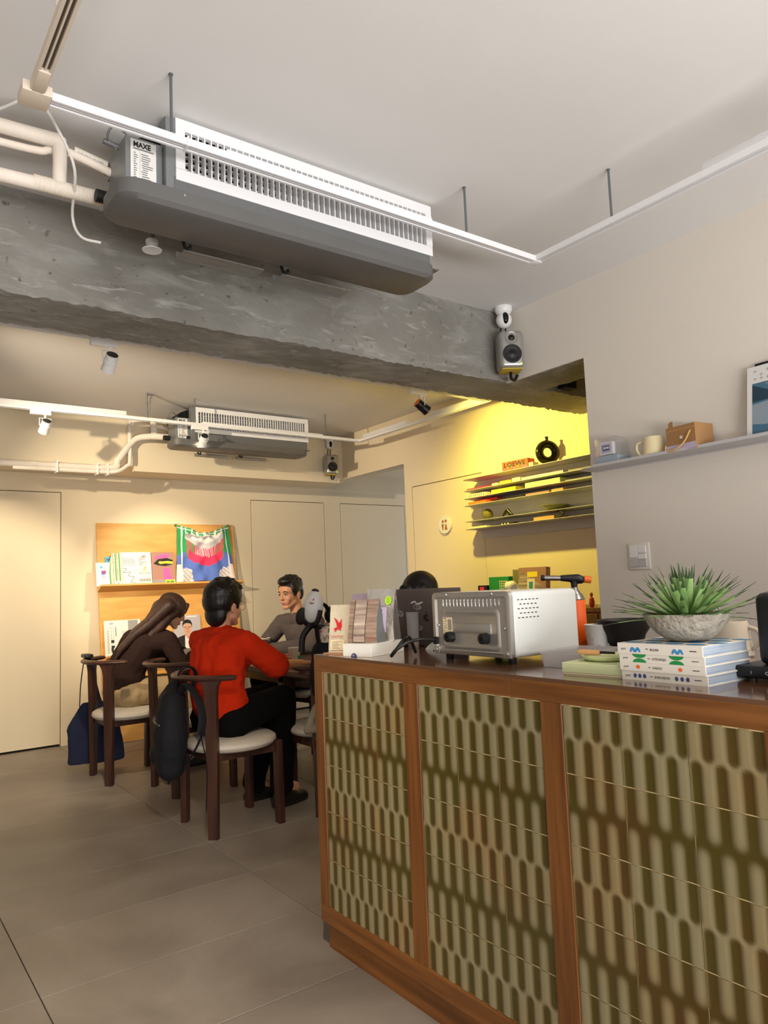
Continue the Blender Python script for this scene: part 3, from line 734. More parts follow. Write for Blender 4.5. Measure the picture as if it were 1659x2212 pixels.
def dome_camera(loc, yaw, label, sc_=1.0):
    t = thing('security_camera', loc, label, 'camera'); t.rotation_euler = (0, 0, yaw); t.scale = (sc_,) * 3
    bm = NB(); lathe(bm, [(.030, .055), (.042, .045), (.044, .030), (.036, .012), (.024, .004)], 28); obj('base', bm, 'white_plastic', t)
    bm = NB(); ell(bm, (0, 0, -.022), (.039, .039, .041), 24, 16); obj('ball', bm, 'white_plastic', t)
    bm = NB(); ell(bm, (0, -.026, -.020), (.018, .0165, .030), 20, 12); f = obj('lens_window', bm, 'lens', t)
    bm = NB(); lathe(bm, [(.0095, 0), (.0095, .003), (.007, .003), (.006, .001), (0, .001)], 20, (0, -.0415, -.026), (0, -1, 0)); obj('lens', bm, 'black_plastic', f)
    bm = NB(); tube(bm, smooth_path([(-.012, .02, -.055), (-.014, .03, -.09), (-.012, .035, -.14)], 4), .004, 6); tube(bm, smooth_path([(.012, .02, -.055), (.012, .03, -.09), (.01, .035, -.14)], 4), .004, 6); obj('cables', bm, 'cable_black', t)
    return t
loudspeaker((2.862, 2.685, 2.437), math.radians(-33), math.radians(0), 'grey loudspeaker on the wall below the ball camera, beside the concrete beam', 1.08)
dome_camera((2.872, 2.722, 2.652), math.radians(-30), 'white ball security camera above the nearer loudspeaker', 1.1)
bm = NB(); box(bm, (2.842, 2.692, CZ - .004), (2.902, 2.752, CZ)); tag(obj('camera_plate', bm, 'white_plastic'), 'white mounting plate on the ceiling above the ball camera', 'plate')
loudspeaker((3.762, 5.93, 2.385), math.radians(-16), 0, 'grey loudspeaker on the far soffit in the corner by the corridor')
c2 = dome_camera((3.79, 5.985, 2.615), math.radians(-16), 'white ball camera above the far loudspeaker'); 

# ================================================================== THE TILED COUNTER
CX, CT = 1.345, .985
ct = thing('tiled_counter', (1.7, .8, 0), 'long wooden counter faced with olive glazed tiles with reflections painted in', 'counter')
def cpart(name, bm, m, smooth=False, parent=ct):
    o = obj(name, bm, m, parent, smooth); o.matrix_parent_inverse = Matrix.Translation(-V(ct.location)); return o
CE, CS = 2.271, -1.2
bm = NB(); box(bm, (CX + .012, CS, .095), (2.16, CE - .002, .955)); cpart('carcass', bm, 'wood_z')
bm = NB(); box(bm, (CX - .002, CS, .972), (2.18, CE + .004, CT), .002); cpart('worktop', bm, 'counter_top')
bm = NB(); box(bm, (CX - .003, 1.325, .930), (CX + .04, CE + .001, .976), .0015); cpart('top_rail', bm, 'wood_y')
bm = NB(); box(bm, (CX - .003, CS, .930), (CX + .04, 1.3245, .976), .0015); cpart('top_rail', bm, 'wood_y')
bm = NB(); box(bm, (CX - .003, CS, .095), (CX + .04, CE + .001, .150), .0015); cpart('bottom_rail', bm, 'wood_y')
bm = NB(); box(bm, (CX + .025, CS, 0), (2.1, 2.268, .095)); cpart('plinth', bm, 'wood_y')
panels = [(1.762, 2.219), (1.2285, 1.6955), (.697, 1.1645), (.165, .632), (-.367, .100)]
edges = [CE + .001] + [e for p in panels for e in (p[1], p[0])] + [CS]
for k in range(0, len(edges), 2):
    bm = NB(); box(bm, (CX - .003, edges[k + 1], .15), (CX + .04, edges[k], .93), .0015); cpart('post', bm, 'wood_z')

def tile_mesh(kind, wd, ht=.155, n=30):
    """glazed tile: three flutes that swap crest and hollow halfway down; reflections are painted as pale and dark tone, kind 0 meeting in pale, kind 1 in dark"""
    me = bpy.data.meshes.new('tile'); vs = []; fs = []; painted_reflection = []
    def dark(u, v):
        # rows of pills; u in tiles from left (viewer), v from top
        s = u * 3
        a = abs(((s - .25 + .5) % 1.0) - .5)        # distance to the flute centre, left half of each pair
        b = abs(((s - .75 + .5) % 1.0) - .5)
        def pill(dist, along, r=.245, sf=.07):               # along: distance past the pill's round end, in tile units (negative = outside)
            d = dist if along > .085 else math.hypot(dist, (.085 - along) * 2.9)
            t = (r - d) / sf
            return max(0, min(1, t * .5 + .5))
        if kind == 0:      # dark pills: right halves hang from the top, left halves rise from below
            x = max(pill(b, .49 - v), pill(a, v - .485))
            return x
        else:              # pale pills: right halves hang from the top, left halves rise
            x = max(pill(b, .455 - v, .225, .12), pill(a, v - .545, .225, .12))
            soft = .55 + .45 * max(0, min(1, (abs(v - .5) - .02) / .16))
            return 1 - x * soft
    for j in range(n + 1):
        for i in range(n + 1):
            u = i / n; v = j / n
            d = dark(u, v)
            vs.append((.0025 * (1 - d) * -1 - .004, (.5 - u) * (wd - .0018), (.5 - v) * (ht - .0022))); painted_reflection.append(d)
    for j in range(n):
        for i in range(n): fs.append((j * (n + 1) + i, (j + 1) * (n + 1) + i, (j + 1) * (n + 1) + i + 1, j * (n + 1) + i + 1))
    # edges back to the bed
    ring = [i for i in range(n + 1)] + [j * (n + 1) + n for j in range(1, n + 1)] + [n * (n + 1) + i for i in range(n - 1, -1, -1)] + [j * (n + 1) for j in range(n - 1, 0, -1)]
    base = len(vs)
    for r in ring: vs.append((.006, vs[r][1], vs[r][2])); painted_reflection.append(painted_reflection[r])
    L = len(ring)
    for k in range(L): fs.append((ring[k], ring[(k + 1) % L], base + (k + 1) % L, base + k))
    me.from_pydata(vs, [], fs)
    at = me.attributes.new('painted_reflection', 'FLOAT', 'POINT'); at.data.foreach_set('value', painted_reflection)
    me.polygons.foreach_set('use_smooth', [True] * len(me.polygons)); me.set_sharp_from_angle(angle=math.radians(60))
    me.materials.append(M('glaze')); return me
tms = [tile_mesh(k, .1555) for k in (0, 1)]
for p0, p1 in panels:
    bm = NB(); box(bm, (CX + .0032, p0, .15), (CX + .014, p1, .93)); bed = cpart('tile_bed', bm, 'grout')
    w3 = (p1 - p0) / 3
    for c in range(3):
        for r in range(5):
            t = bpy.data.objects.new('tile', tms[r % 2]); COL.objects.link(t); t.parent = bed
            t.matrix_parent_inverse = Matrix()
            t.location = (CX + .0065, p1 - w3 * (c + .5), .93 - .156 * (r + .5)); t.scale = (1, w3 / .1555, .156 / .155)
    for z, h in ((.928, .003),):
        bm = NB(); box(bm, (CX + .0005, p0, z - .001), (CX + .008, p1, z + .002)); cpart('edge_strip', bm, 'grout')

# ================================================================== ON THE COUNTER
R_Y = (0, -1, 0); U_Z = (0, 0, 1)
# --- toaster oven, seen from behind
ov = thing('toaster_oven', (1.484, 1.615, CT), 'pale steel toaster oven with its back to us on the counter', 'oven'); ov.rotation_euler = (0, 0, math.radians(-1.0))
OW, OD, OB, OT = .170, .285, .018, .203      # half width, depth, bottom, top
bm = NB(); box(bm, (.012, -OW, OB), (OD, OW, OT), .016, 4); obj('shell', bm, 'oven_white', ov)
# back sheet with a raised rim, pressed panel and louvres
bm = NB()
def ring_panel(bm, x_list, sizes, r_list):
    rings = []
    for x, (y0, z0, y1, z1), r in zip(x_list, sizes, r_list):
        pts = []
        for (cy_, cz_, s) in ((y1 - r, z0 + r, -PI / 2), (y1 - r, z1 - r, 0), (y0 + r, z1 - r, PI / 2), (y0 + r, z0 + r, PI)):
            pts += [(cy_ + r * math.cos(s + PI / 2 * k / 5), cz_ + r * math.sin(s + PI / 2 * k / 5)) for k in range(6)]
        rings.append([bm.verts.new((x, a, b)) for a, b in pts])
    for a, b in zip(rings, rings[1:]):
        for i in range(len(a)): bm.faces.new((a[i], a[(i + 1) % len(a)], b[(i + 1) % len(a)], b[i]))
    bm.faces.new(rings[-1])
    bm.faces.new(rings[0][::-1])
S0 = (-OW, OB, OW, OT); S1 = (-OW + .003, OB + .003, OW - .003, OT - .003); S2 = (-OW + .014, OB + .012, OW - .014, OT - .014); S3 = (-OW + .020, OB + .016, OW - .020, OT - .018)
ring_panel(bm, [.014, .002, 0, 0, .006], [S0, S0, S1, S2, S3], [.016, .016, .014, .010, .006]); obj('back_frame', bm, 'oven_alu', ov)
bm = NB(); Q = (-.118, .040, .122, .148); q = lambda d: (Q[0] + d, Q[1] + d, Q[2] - d, Q[3] - d)
ring_panel(bm, [.0062, .0025, .0015, .0045], [q(-.006), q(-.002), q(.004), q(.009)], [.016, .016, .013, .010])
box(bm, (-.11, -.001 + .09, .0), (.11, .0, .0)) if False else None
bp_ = obj('pressed_panel', bm, 'oven_alu', ov)
bm = NB(); box(bm, (.0030, -.085, .082), (.0047, .100, .112), .002); obj('emboss', bm, 'oven_alu', bp_)
for k in range(16):
    y = .122 - k * .0163
    bm = NB(); box(bm, (.0035, y - .0025, .160), (.0075, y + .0025, .182), .002); obj('louvre', bm, 'screw', ov)
for y, z in ((-.10, .196), (.10, .196), (-.163, .110), (.163, .110), (.163, .072), (-.142, .100), (.146, .103)):
    bm = NB(); lathe(bm, [(.005, 0), (.005, .0015), (.003, .004), (0, .0045)], 12, (.001 if abs(y) > .19 or z > .19 else .006, y, z), (-1, 0, 0)); obj('screw', bm, 'screw', ov)
for y in (-.154, .154):
    bm = NB(); box(bm, (-.001, y - .013, .018), (.006, y + .013, .040), .002); lathe(bm, [(.006, 0), (.006, .0015), (.003, .004), (0, .0045)], 12, (-.001, y, .030), (-1, 0, 0)); obj('corner_tab', bm, 'oven_alu', ov)
bm = NB(); box(bm, (.0, -.135, .024), (.005, .135, .034), .002); obj('bottom_fold', bm, 'oven_alu', ov)
for y in (.085, -.066):
    bm = NB(); lathe(bm, [(.017, .002), (.015, -.020), (.012, -.022), (.006, -.022), (.005, -.016), (0, -.016)], 20, (.004, y, .070), (1, 0, 0)); obj('spacer_knob', bm, 'black_plastic', ov)
for x, y in ((.035, -.135), (.035, .135), (.24, -.135), (.24, .135)):
    bm = NB(); lathe(bm, [(.011, 0), (.012, .002), (.012, .020)], 16, (x, y, 0)); obj('foot', bm, 'black_plastic', ov)
lb = NB(); box(lb, (.0012, .078, .078), (.0022, .121, .128)); lab = obj('rating_label', lb, 'p_cream', ov, False)
sh = [(rect(.004, .046, .016, .048), 'ink')] + [(rect(.005 + (k % 2) * .012, .010 + k * .0034, .013 + (k % 3) * .004, .0115 + k * .0034), 'ink_grey') for k in range(10)] + [(rect(.024, .012, .04, .044), 'foil')]
decal('print', lab, (.0012, .121, .078), R_Y, U_Z, sh)
for r in range(5):
    for c in range(6 if r % 2 == 0 else 5):
        x = .030 + c * .0150 + (0 if r % 2 == 0 else .008); z = .178 - r * .0125
        bm = NB(); box(bm, (x, -OW - .0004, z - .0021), (x + .0105, -OW + .002, z + .0021), .0012, 1); obj('vent_slot', bm, 'dark', ov)
bm = NB(); box(bm, (-.003, .148, .045), (.006, .170, .068), .003); tube(bm, smooth_path([(.0, .160, .058), (-.03, .200, .060), (-.07, .215, .052), (-.10, .235, .030), (-.098, .26, .012), (-.07, .27, .03), (-.05, .262, .055), (-.04, .25, .066), (-.02, .262, .058), (.02, .29, .012)], 6), .0055, 10); obj('power_cord', bm, 'cable_black', ov)

# --- coffee bags and box at the counter's end
def pouch(name, loc, rz, wd, dp, ht, m, label, cat='coffee bag', top=.012, side_m=None, group=None, tilt=0, gus=.7):
    """gusseted standing bag: full at the base, folded flat at the top"""
    t = thing(name, loc, label, cat, group, rz); t.rotation_euler = (0, tilt, rz)
    bm = NB(); rings = []; nz = 12
    for j in range(nz + 1):
        f = j / nz; d = dp * (1 - .92 * max(0, (f - .15) / .85) ** 1.25) / 2; ww = wd / 2 * (1 - .06 * math.sin(f * PI)); d = max(d, .0025)
        row = []
        for a, b in ((-1, -1), (-.5, -1.06), (0, -1.1), (.5, -1.06), (1, -1), (gus + .1, 0), (1, 1), (.5, 1.06), (0, 1.1), (-.5, 1.06), (-1, 1), (-gus - .1, 0)):
            z = ht * f; k = .0035 * noise.noise(V((a * 3 + loc[0] * 9, b * 2, f * 6)))
            row.append(bm.verts.new((b * d + k, a * ww, z)))
        rings.append(row)
    for a, b in zip(rings, rings[1:]):
        for i in range(12):
            f = bm.faces.new((a[i], a[(i + 1) % 12], b[(i + 1) % 12], b[i]))
            if side_m and 4 <= i <= 5 or side_m and i >= 10: f.material_index = 1
    bm.faces.new(rings[0][::-1]); bm.faces.new(rings[-1])
    obj('bag_body', bm, [m, side_m] if side_m else m, t)
    return t
def pdecal(name, t, dp, ht, shapes, eps=.0005):
    """print that follows the bag's curved front; shapes = (polygon in (across from centre, up), material, layer); tall shapes are sliced"""
    keys = []; bm = NB()
    def fx(y, z, lay):
        f = z / ht; d = max(dp * (1 - .92 * max(0, (f - .15) / .85) ** 1.25) / 2, .0025)
        return -(d * 1.1 + .0036) - eps * lay
    for poly, mk, lay in shapes:
        if mk not in keys: keys.append(mk)
        zs = [p[1] for p in poly]
        if len(poly) == 4 and max(zs) - min(zs) > .02:
            n = 8; (xa, za), (xb, _), _, (_, zd) = poly
            quads = [[(xa, za + (zd - za) * k / n), (xb, za + (zd - za) * k / n), (xb, za + (zd - za) * (k + 1) / n), (xa, za + (zd - za) * (k + 1) / n)] for k in range(n)]
        else: quads = [poly]
        for qd in quads:
            f = bm.faces.new([bm.verts.new((fx(p[0], p[1], lay), -p[0], p[1])) for p in qd]); f.material_index = keys.index(mk); f.normal_update()
            if f.normal.x > 0: f.normal_flip()
    me = bpy.data.meshes.new(name); bm.to_mesh(me); bm.free(); return link(name, me, keys, t)
def ptext(t, dp, ht, body, y, z, size, m, sx=1.0):
    f = z / ht; d = max(dp * (1 - .92 * max(0, (f - .15) / .85) ** 1.25) / 2, .0025); z2 = z + size; f2 = z2 / ht; d2 = max(dp * (1 - .92 * max(0, (f2 - .15) / .85) ** 1.25) / 2, .0025)
    return text('lettering', t, body, (-(d * 1.1 + .006), -y, z), R_Y, ((d - d2) * 1.1, 0, size), size, m, sx=sx)
mat('bag_grey', (112, 118, 120), .5)
tw = pouch('coffee_bag', (1.428, 2.215, CT + .0045), math.radians(30), .082, .058, .165, 'foil_cream', 'slim pale coffee bag with a red swallow, standing at the corner of the counter', side_m='foil')
bd_ = [(0.006, 0), (.0, .012), (.012, .016), (.010, .026), (.004, .040), (-.003, .050), (.010, .042), (.0195, .030), (.029, .046), (.0285, .030), (.031, .018), (.026, .012), (.030, .004), (.020, .008), (.014, .010)]
pdecal('swallow_print', tw, .058, .165, [([(p[0] - .018, p[1] + .072) for p in bd_], 'p_red', 3)])
ptext(tw, .058, .165, 'CoverRoast', -.030, .054, .0105, 'p_red')
pdecal('print', tw, .058, .165, [(rect(-.030, .010, .026, .046), 'p_cream', 1)] + [(rect(-.024, .014 + k * .004, -.010 + .03 * random.random(), .0152 + k * .004), 'ink_grey', 2) for k in range(7)])
bm = NB(); box(bm, (1.38, 2.17, CT), (1.47, 2.268, CT + .0035)); tag(obj('card', bm, 'p_skin'), 'flat pinkish card lying under the pale bag with the red swallow', 'card')
wb = thing('white_box', (1.460, 2.0835, CT), 'low white cardboard box with a blue half-round sticker, holding up coffee bags', 'box'); wb.rotation_euler = (0, 0, math.radians(20))
bm = NB(); box(bm, (-.085, -.058, 0), (.115, .058, .042), .001); obj('box_body', bm, 'label_white', wb, False)
decal('sticker', wb, (-.0852, .012, 0), R_Y, U_Z, [(circ(0, 0, .0125, 16, 0, PI) , 'p_indigo', 1), (circ(-.003, .005, .003, 10), 'p_skin', 2)])
kb = pouch('coffee_bag', (1.442, 2.085, CT + .042), math.radians(26), .115, .062, .145, 'kraft', 'brown streaky coffee bag standing on the white box', side_m='bag_grey', gus=.9)
pdecal('band_print', kb, .062, .145, [(rect(-.030, .004, .014, .142), 'kraft_pale', 2), (rect(-.0315, .002, -.030, .143), 'ink', 3), (rect(.014, .002, .0155, .143), 'ink', 3)])
ptext(kb, .062, .145, 'CHOZE', .020, .020, .010, 'lip', .8); ptext(kb, .062, .145, 'CRISPY', .019, .010, .010, 'lip', .8)
sv = pouch('coffee_bag', (1.528, 2.105, CT + .042), math.radians(34), .105, .075, .178, 'foil', 'tall silver zip bag with a lime sticker, standing on the white box', gus=.8)
pdecal('lime_sticker', sv, .075, .178, [(circ(.030, .138, .012, 16, ry=.015), 'p_lime', 3)] + [(rect(.024, .130 + k * .004, .036, .1312 + k * .004), 'p_wgreen', 4) for k in range(5)])
pdecal('white_label', sv, .075, .178, [(rect(-.010, .030, .026, .115), 'p_lilac', 1), (rect(.006, .066, .009, .108), 'ink', 2), (rect(.011, .066, .0125, .095), 'ink_grey', 2)])
bm = NB(); box(bm, (-.0062, -.052, .158), (.0062, .052, .161), .001); obj('zip_seal', bm, 'foil', sv)
pouch('coffee_bag', (1.545, 2.238, CT), math.radians(34), .095, .05, .205, 'lavender', 'lavender paper bag standing behind the brown streaky coffee bag')
gl = thing('tall_glass', (1.70, 2.155, CT), 'tall clear tumbler standing between the silver bag and the laptop', 'glass')
bm = NB(); lathe(bm, [(0, .003), (.020, 0), (.024, .13), (.0225, .13), (.019, .006), (0, .006)], 24); obj('tumbler', bm, 'frosted', gl)
bm = NB(); lathe(bm, [(0, .007), (.0185, .007), (.0193, .03), (0, .03)], 20); obj('drink', bm, 'sign_brown', gl)
# handwritten paper leaning at the laptop, teal tape
pn = thing('handwritten_sheet', (1.66, 1.99, CT), 'creased white paper with black handwriting and a teal strip below the laptop', 'paper'); pn.rotation_euler = (0, math.radians(52), math.radians(-6))
bm = NB()
g = [[bm.verts.new((.004 * math.sin(i * 1.7 + j), -.055 + .11 * i / 6, .10 * j / 6)) for i in range(7)] for j in range(7)]
for j in range(6):
    for i in range(6): bm.faces.new((g[j][i], g[j][i + 1], g[j + 1][i + 1], g[j + 1][i]))
bmesh.ops.solidify(bm, geom=bm.faces[:], thickness=.0008); obj('sheet', bm, 'label_white', pn)
hs = []
for r in range(3):
    for k in range(7):
        x = .014 + k * .013 + random.uniform(-.002, .002); z = .02 + r * .022
        for s in range(3): hs += [(p, 'ink', 1) for p in stroke([(x + random.uniform(0, .008), z + random.uniform(0, .012)), (x + random.uniform(0, .009), z + random.uniform(0, .012))], .0013)]
hs.append((rect(.03, .084, .075, .098), 'p_teal', 1))
decal('writing', pn, (-.0065, .055, 0), R_Y, U_Z, hs)

# --- laptop (lid towards us)
lp = thing('laptop', (1.765, 2.128, CT), 'open grey laptop seen from the back of its stickered lid', 'laptop'); lp.rotation_euler = (0, 0, math.radians(22))
bm = NB(); box(bm, (0, -.155, 0), (.215, .155, .014), .005, 3); obj('base', bm, 'laptop_grey', lp)
lt = Matrix.Rotation(math.radians(-14), 4, 'Y')
bm = NB(); box(bm, (-.0065, -.155, .004), (0, .155, .222), .003, 3, lt); box(bm, (-.006, -.03, .0), (.006, .03, .012), .002, 2); lid = obj('lid', bm, 'laptop_grey', lp)
bm = NB(); box(bm, (-.0005, -.15, .012), (.0006, .15, .217), 0, 1, lt); obj('screen', bm, 'black_gloss', lid)
ln = lt @ V((-.0068, 0, 0)); upv = lt @ V((0, 0, 1))
def lidpt(y, z): return lt @ V((-.0068, y, z))
def scribble(cx_, cy_, r, n=26, w=.0012):
    pts = [(cx_ + r * (.8 + .5 * noise.noise(V((k * .7, cx_ * 90, 2)))) * math.cos(2 * PI * k / n), cy_ + r * .75 * (.8 + .5 * noise.noise(V((k * .7, cx_ * 50, 5)))) * math.sin(2 * PI * k / n)) for k in range(n + 1)]
    return stroke(pts, w)
st = []
for a, b, r in ((.045, .125, .018), (.125, .150, .017), (.118, .07, .015)):
    st += [(p, 'label_white', 1) for p in scribble(a, b, r)]
    st += [(p, 'label_white', 1) for p in scribble(a + .002, b - .003, r * .5, 14)]
st += [(p, 'label_white', 1) for p in stroke([(.10, .165), (.118, .172), (.125, .160), (.150, .168)], .005)]
decal('stickers', lid, lidpt(.155, .004), R_Y, upv, st)
ap = [(math.cos(a) * .0125 * (1 + .10 * math.cos(2 * a)), math.sin(a) * .014) for a in [2 * PI * k / 24 for k in range(24)]]
ap = [(x if x < .007 or abs(y) > .007 else .0065 - .0035 * math.cos(y / .007 * PI / 2), y) for x, y in ap]
decal('emblem', lid, lidpt(0, .112), R_Y, upv, [(ap, 'walnut', 1), (circ(.003, .0185, .0022, 10, ry=.0045), 'walnut', 1)])

# --- blow torch on its gas can behind the oven
bt = thing('blow_torch', (1.99, 1.635, CT), 'black and orange kitchen blow torch on an orange gas can behind the oven', 'blow torch'); bt.rotation_euler = (0, 0, math.radians(0))
bm = NB(); lathe(bm, [(.031, 0), (.033, .003), (.033, .155), (.031, .158)], 28); can = obj('gas_can', bm, 'can_orange', bt)
decal('print', can, (-.0335, -.002, .02), R_Y, U_Z, [(circ(.02, .1, .007, 12), 'p_lilac', 1), (circ(.02, .06, .007, 10, ry=.016), 'p_yellow', 1), (circ(.02, .015, .006, 10), 'p_wgreen', 1)])
bm = NB(); lathe(bm, [(.031, .156), (.0325, .160), (.026, .175), (.017, .184), (.016, .19), (.012, .19), (.012, .20)], 28); obj('can_shoulder', bm, 'steel', bt)
tm = Matrix.Translation((0, 0, .222)) @ Matrix.Rotation(math.radians(50), 4, 'Z')      # local -y: towards the handle end
def TP(x, z, y=0): return tm @ (V((y, x, z)) * .74)
bm = NB(); lathe(bm, [(.009, -.03), (.011, 0)], 12, (0, 0, .215)); obj('collar', bm, 'black_plastic', bt)
body = NB()
cone(body, TP(.055, .014), .0105, TP(-.015, .010), .015); cone(body, TP(-.015, .010), .015, TP(-.03, .004), .0145); cone(body, TP(0, .0), .012, V((0, 0, .205)), .011)
remesh('torch_body', body, .003, 'black_plastic', bt, 3)
bm = NB(); cyl(bm, TP(-.045, .005), TP(-.076, .001), .0118, 20); obj('gas_knob', bm, 'torch_orange', bt)
bm = NB(); cyl(bm, TP(.055, .014), TP(.135, .018), .0084, 20, .0090); obj('burner_tube', bm, 'steel', bt)
bm = NB(); lathe(bm, [(.0096, 0), (.0101, .010), (.0078, .0105), (.007, .004), (0, .004)], 20, TP(.133, .0178), TP(1, .05) - TP(0, 0)); obj('burner_ring', bm, 'dark', bt)
bm = NB(); a_ = TP(-.02, .012, .0215); b_ = TP(.03, .014, .0175); tube(bm, [a_, b_], .0024, 8); obj('red_lever', bm, 'p_rose', bt)

# --- clear tub, crumpled plastic, green boxes, knife
def lid_tub(t, hx, hy, h, m, nm):
    bm = NB()
    def ring(a, b, r, z): return [bm.verts.new((x, y, z)) for x, y in [(cx_ + r * math.cos(s + PI / 2 * k / 4), cy_ + r * math.sin(s + PI / 2 * k / 4)) for (cx_, cy_, s) in ((a - r, -b + r, -PI / 2), (a - r, b - r, 0), (-a + r, b - r, PI / 2), (-a + r, -b + r, PI)) for k in range(5)]]
    rs = [ring(hx * .92, hy * .92, .015, 0), ring(hx, hy, .018, h), ring(hx + .004, hy + .004, .02, h), ring(hx + .004, hy + .004, .02, h + .003), ring(hx - .001, hy - .001, .017, h + .002), ring(hx * .92 - .001, hy * .92 - .001, .014, .0015)]
    for a, b in zip(rs, rs[1:]):
        for i in range(20): bm.faces.new((a[i], a[(i + 1) % 20], b[(i + 1) % 20], b[i]))
    bm.faces.new(rs[0][::-1]); bm.faces.new(rs[-1]); return obj(nm, bm, m, t)
tb = thing('plastic_tub', (1.60, 1.315, CT), 'empty frosted plastic tub on the counter in front of the oven side', 'tub'); tb.rotation_euler = (0, 0, math.radians(8))
lid_tub(tb, .10, .062, .038, 'frosted', 'tub')
cp = NB()
g = [[None] * 12 for _ in range(12)]
for j in range(12):
    for i in range(12):
        p = V((1.80 + .19 * i / 11, 1.37 + .19 * j / 11, 0)); h = abs(noise.noise(p * 16)) * .07 * math.sin(PI * i / 11) * math.sin(PI * j / 11) + .003
        g[j][i] = cp.verts.new((p.x, p.y, CT + h))
for j in range(11):
    for i in range(11): cp.faces.new((g[j][i], g[j][i + 1], g[j + 1][i + 1], g[j + 1][i]))
tag(obj('plastic_bag', cp, 'frosted', None, False), 'crumpled clear plastic bag lying behind the plastic tub', 'bag')
gb = thing('pale_green_box', (1.505, 1.155, CT), 'flat pale green lidded box beside the stacked guidebooks', 'box'); gb.rotation_euler = (0, 0, math.radians(7))
bm = NB(); box(bm, (-.068, -.078, 0), (.068, .078, .010), .001); obj('box_base', bm, 'p_cream', gb, False)
bm = NB(); box(bm, (-.07, -.080, .004), (.07, .080, .028), .0015); obj('box_lid', bm, 'pale_green', gb, False)
jd = thing('jade_dish', (1.525, 1.165, CT + .028), 'round pale jade dish lying on the flat green box', 'dish')
bm = NB(); lathe(bm, [(.050, .0), (.060, .006), (.062, .012), (.055, .016), (.040, .013), (0, .012)], 32); obj('dish', bm, 'jade', jd)
kn = thing('small_knife', (1.480, 1.165, CT + .0435), 'little wooden-handled knife resting on the jade dish', 'knife'); kn.rotation_euler = (0, math.radians(2), math.radians(12))
bm = NB(); tube(bm, [(0, .045, .007), (0, .04, .007), (0, 0, .006), (0, -.012, .006)], [.005, .0065, .0068, .0055], 10); obj('handle', bm, 'wood_light', kn)
bm = NB(); box(bm, (-.001, -.05, .004), (.001, -.010, .010), .0005); obj('blade', bm, 'dark', kn)
# black pourer standing behind
bk = thing('black_cup', (1.615, 1.125, CT), 'small glossy black cup turned upside down behind the guidebooks', 'cup')
bm = NB(); lathe(bm, [(.034, 0), (.0345, .003), (.024, .058), (.020, .062), (0, .0625)], 28); obj('cup', bm, 'black_gloss', bk)

# --- guidebooks with illustrated spines
def guidebook(z0, z1, y0, dx, title, pat, lab, cover='paper'):
    t = thing('guidebook', (1.433 + dx, y0, CT + z0), lab, 'book', 'guidebooks stacked under the potted succulent'); h = z1 - z0; L = .207; D = .185
    bm = NB(); box(bm, (.004, -L + .003, .0016), (D - .003, -.003, h - .0016)); obj('pages', bm, 'page_blue', t, False)
    bm = NB(); box(bm, (0, -L, h - .0014), (D, 0, h)); box(bm, (0, -L, 0), (D, 0, .0014)); box(bm, (0, -L, .0014), (.003, 0, h - .0014)); cv = obj('cover', bm, 'paper', t, False)
    sh = []
    if pat == 'arch':
        for c in (.046, .150):
            for k in (0, 1):
                cx_ = c + (k - .5) * .0132
                sh.append((circ(cx_, .004, .0072, 12, 0, PI, ry=.011), 'p_blue', 1)); sh.append((circ(cx_, .0035, .0026, 10, 0, PI, ry=.004), 'paper', 2))
    elif pat == 'hour':
        for c in (.052, .143):
            sh.append((circ(c, h - .0002, .0175, 14, PI, 2 * PI, ry=.0085), 'p_green', 1)); sh.append((circ(c, .0002, .0175, 14, 0, PI, ry=.0085), 'p_green', 1))
    elif pat == 'dot':
        for c in (.047, .150): sh.append((circ(c, h * .5, .0052, 16, ry=.0042), 'p_orange', 1))
    else:
        for c in (.035, .047, .059, .137, .150, .163):
            sh.append(([(c + (.0046 if k % 2 else .0038) * math.cos(2 * PI * k / 28), h * .5 + (.0052 if k % 2 else .0044) * math.sin(2 * PI * k / 28)) for k in range(28)], 'p_indigo', 1))
    sh.append((rect(.178, h * .47, .194, h * .55), 'ink', 1)); sh.append((rect(.073, h * .46, .079, h * .56), 'ink_grey', 1))
    decal('spine_print', cv, (0, 0, 0), R_Y, U_Z, sh)
    text('lettering', cv, title, (0, -.084, h * .36), R_Y, U_Z, .0072, 'ink', sx=.95)
    text('lettering', cv, 'goeul', (0, -.010, h * .38), R_Y, U_Z, .0068, 'ink_grey', sx=.85)
    return cv, h, L, D
guidebook(0, .0205, 1.060, .003, 'SUNCHEON', 'flower', 'guidebook with six indigo dots on its spine, lowest of the stack')
guidebook(.0207, .0397, 1.061, .0, 'DAEGU', 'dot', 'guidebook with two orange dots on its spine, second from the bottom')
guidebook(.0399, .0582, 1.062, .001, 'GYEONGJU', 'hour', 'guidebook with green hourglass shapes on its spine, second from the top')
cv, h, L, D = guidebook(.0584, .0815, 1.064, -.001, 'BUSAN', 'arch', 'guidebook with blue arches on its spine, topmost of the stack')
decal('cover_print', cv, (0, 0, h), (0, -1, 0), (1, 0, 0), [(circ(.025 + .05 * i + .02 * (j % 2), .03 + .05 * j, .022, 16, ry=.015), 'p_blue', 1) for i in range(4) for j in range(4)])

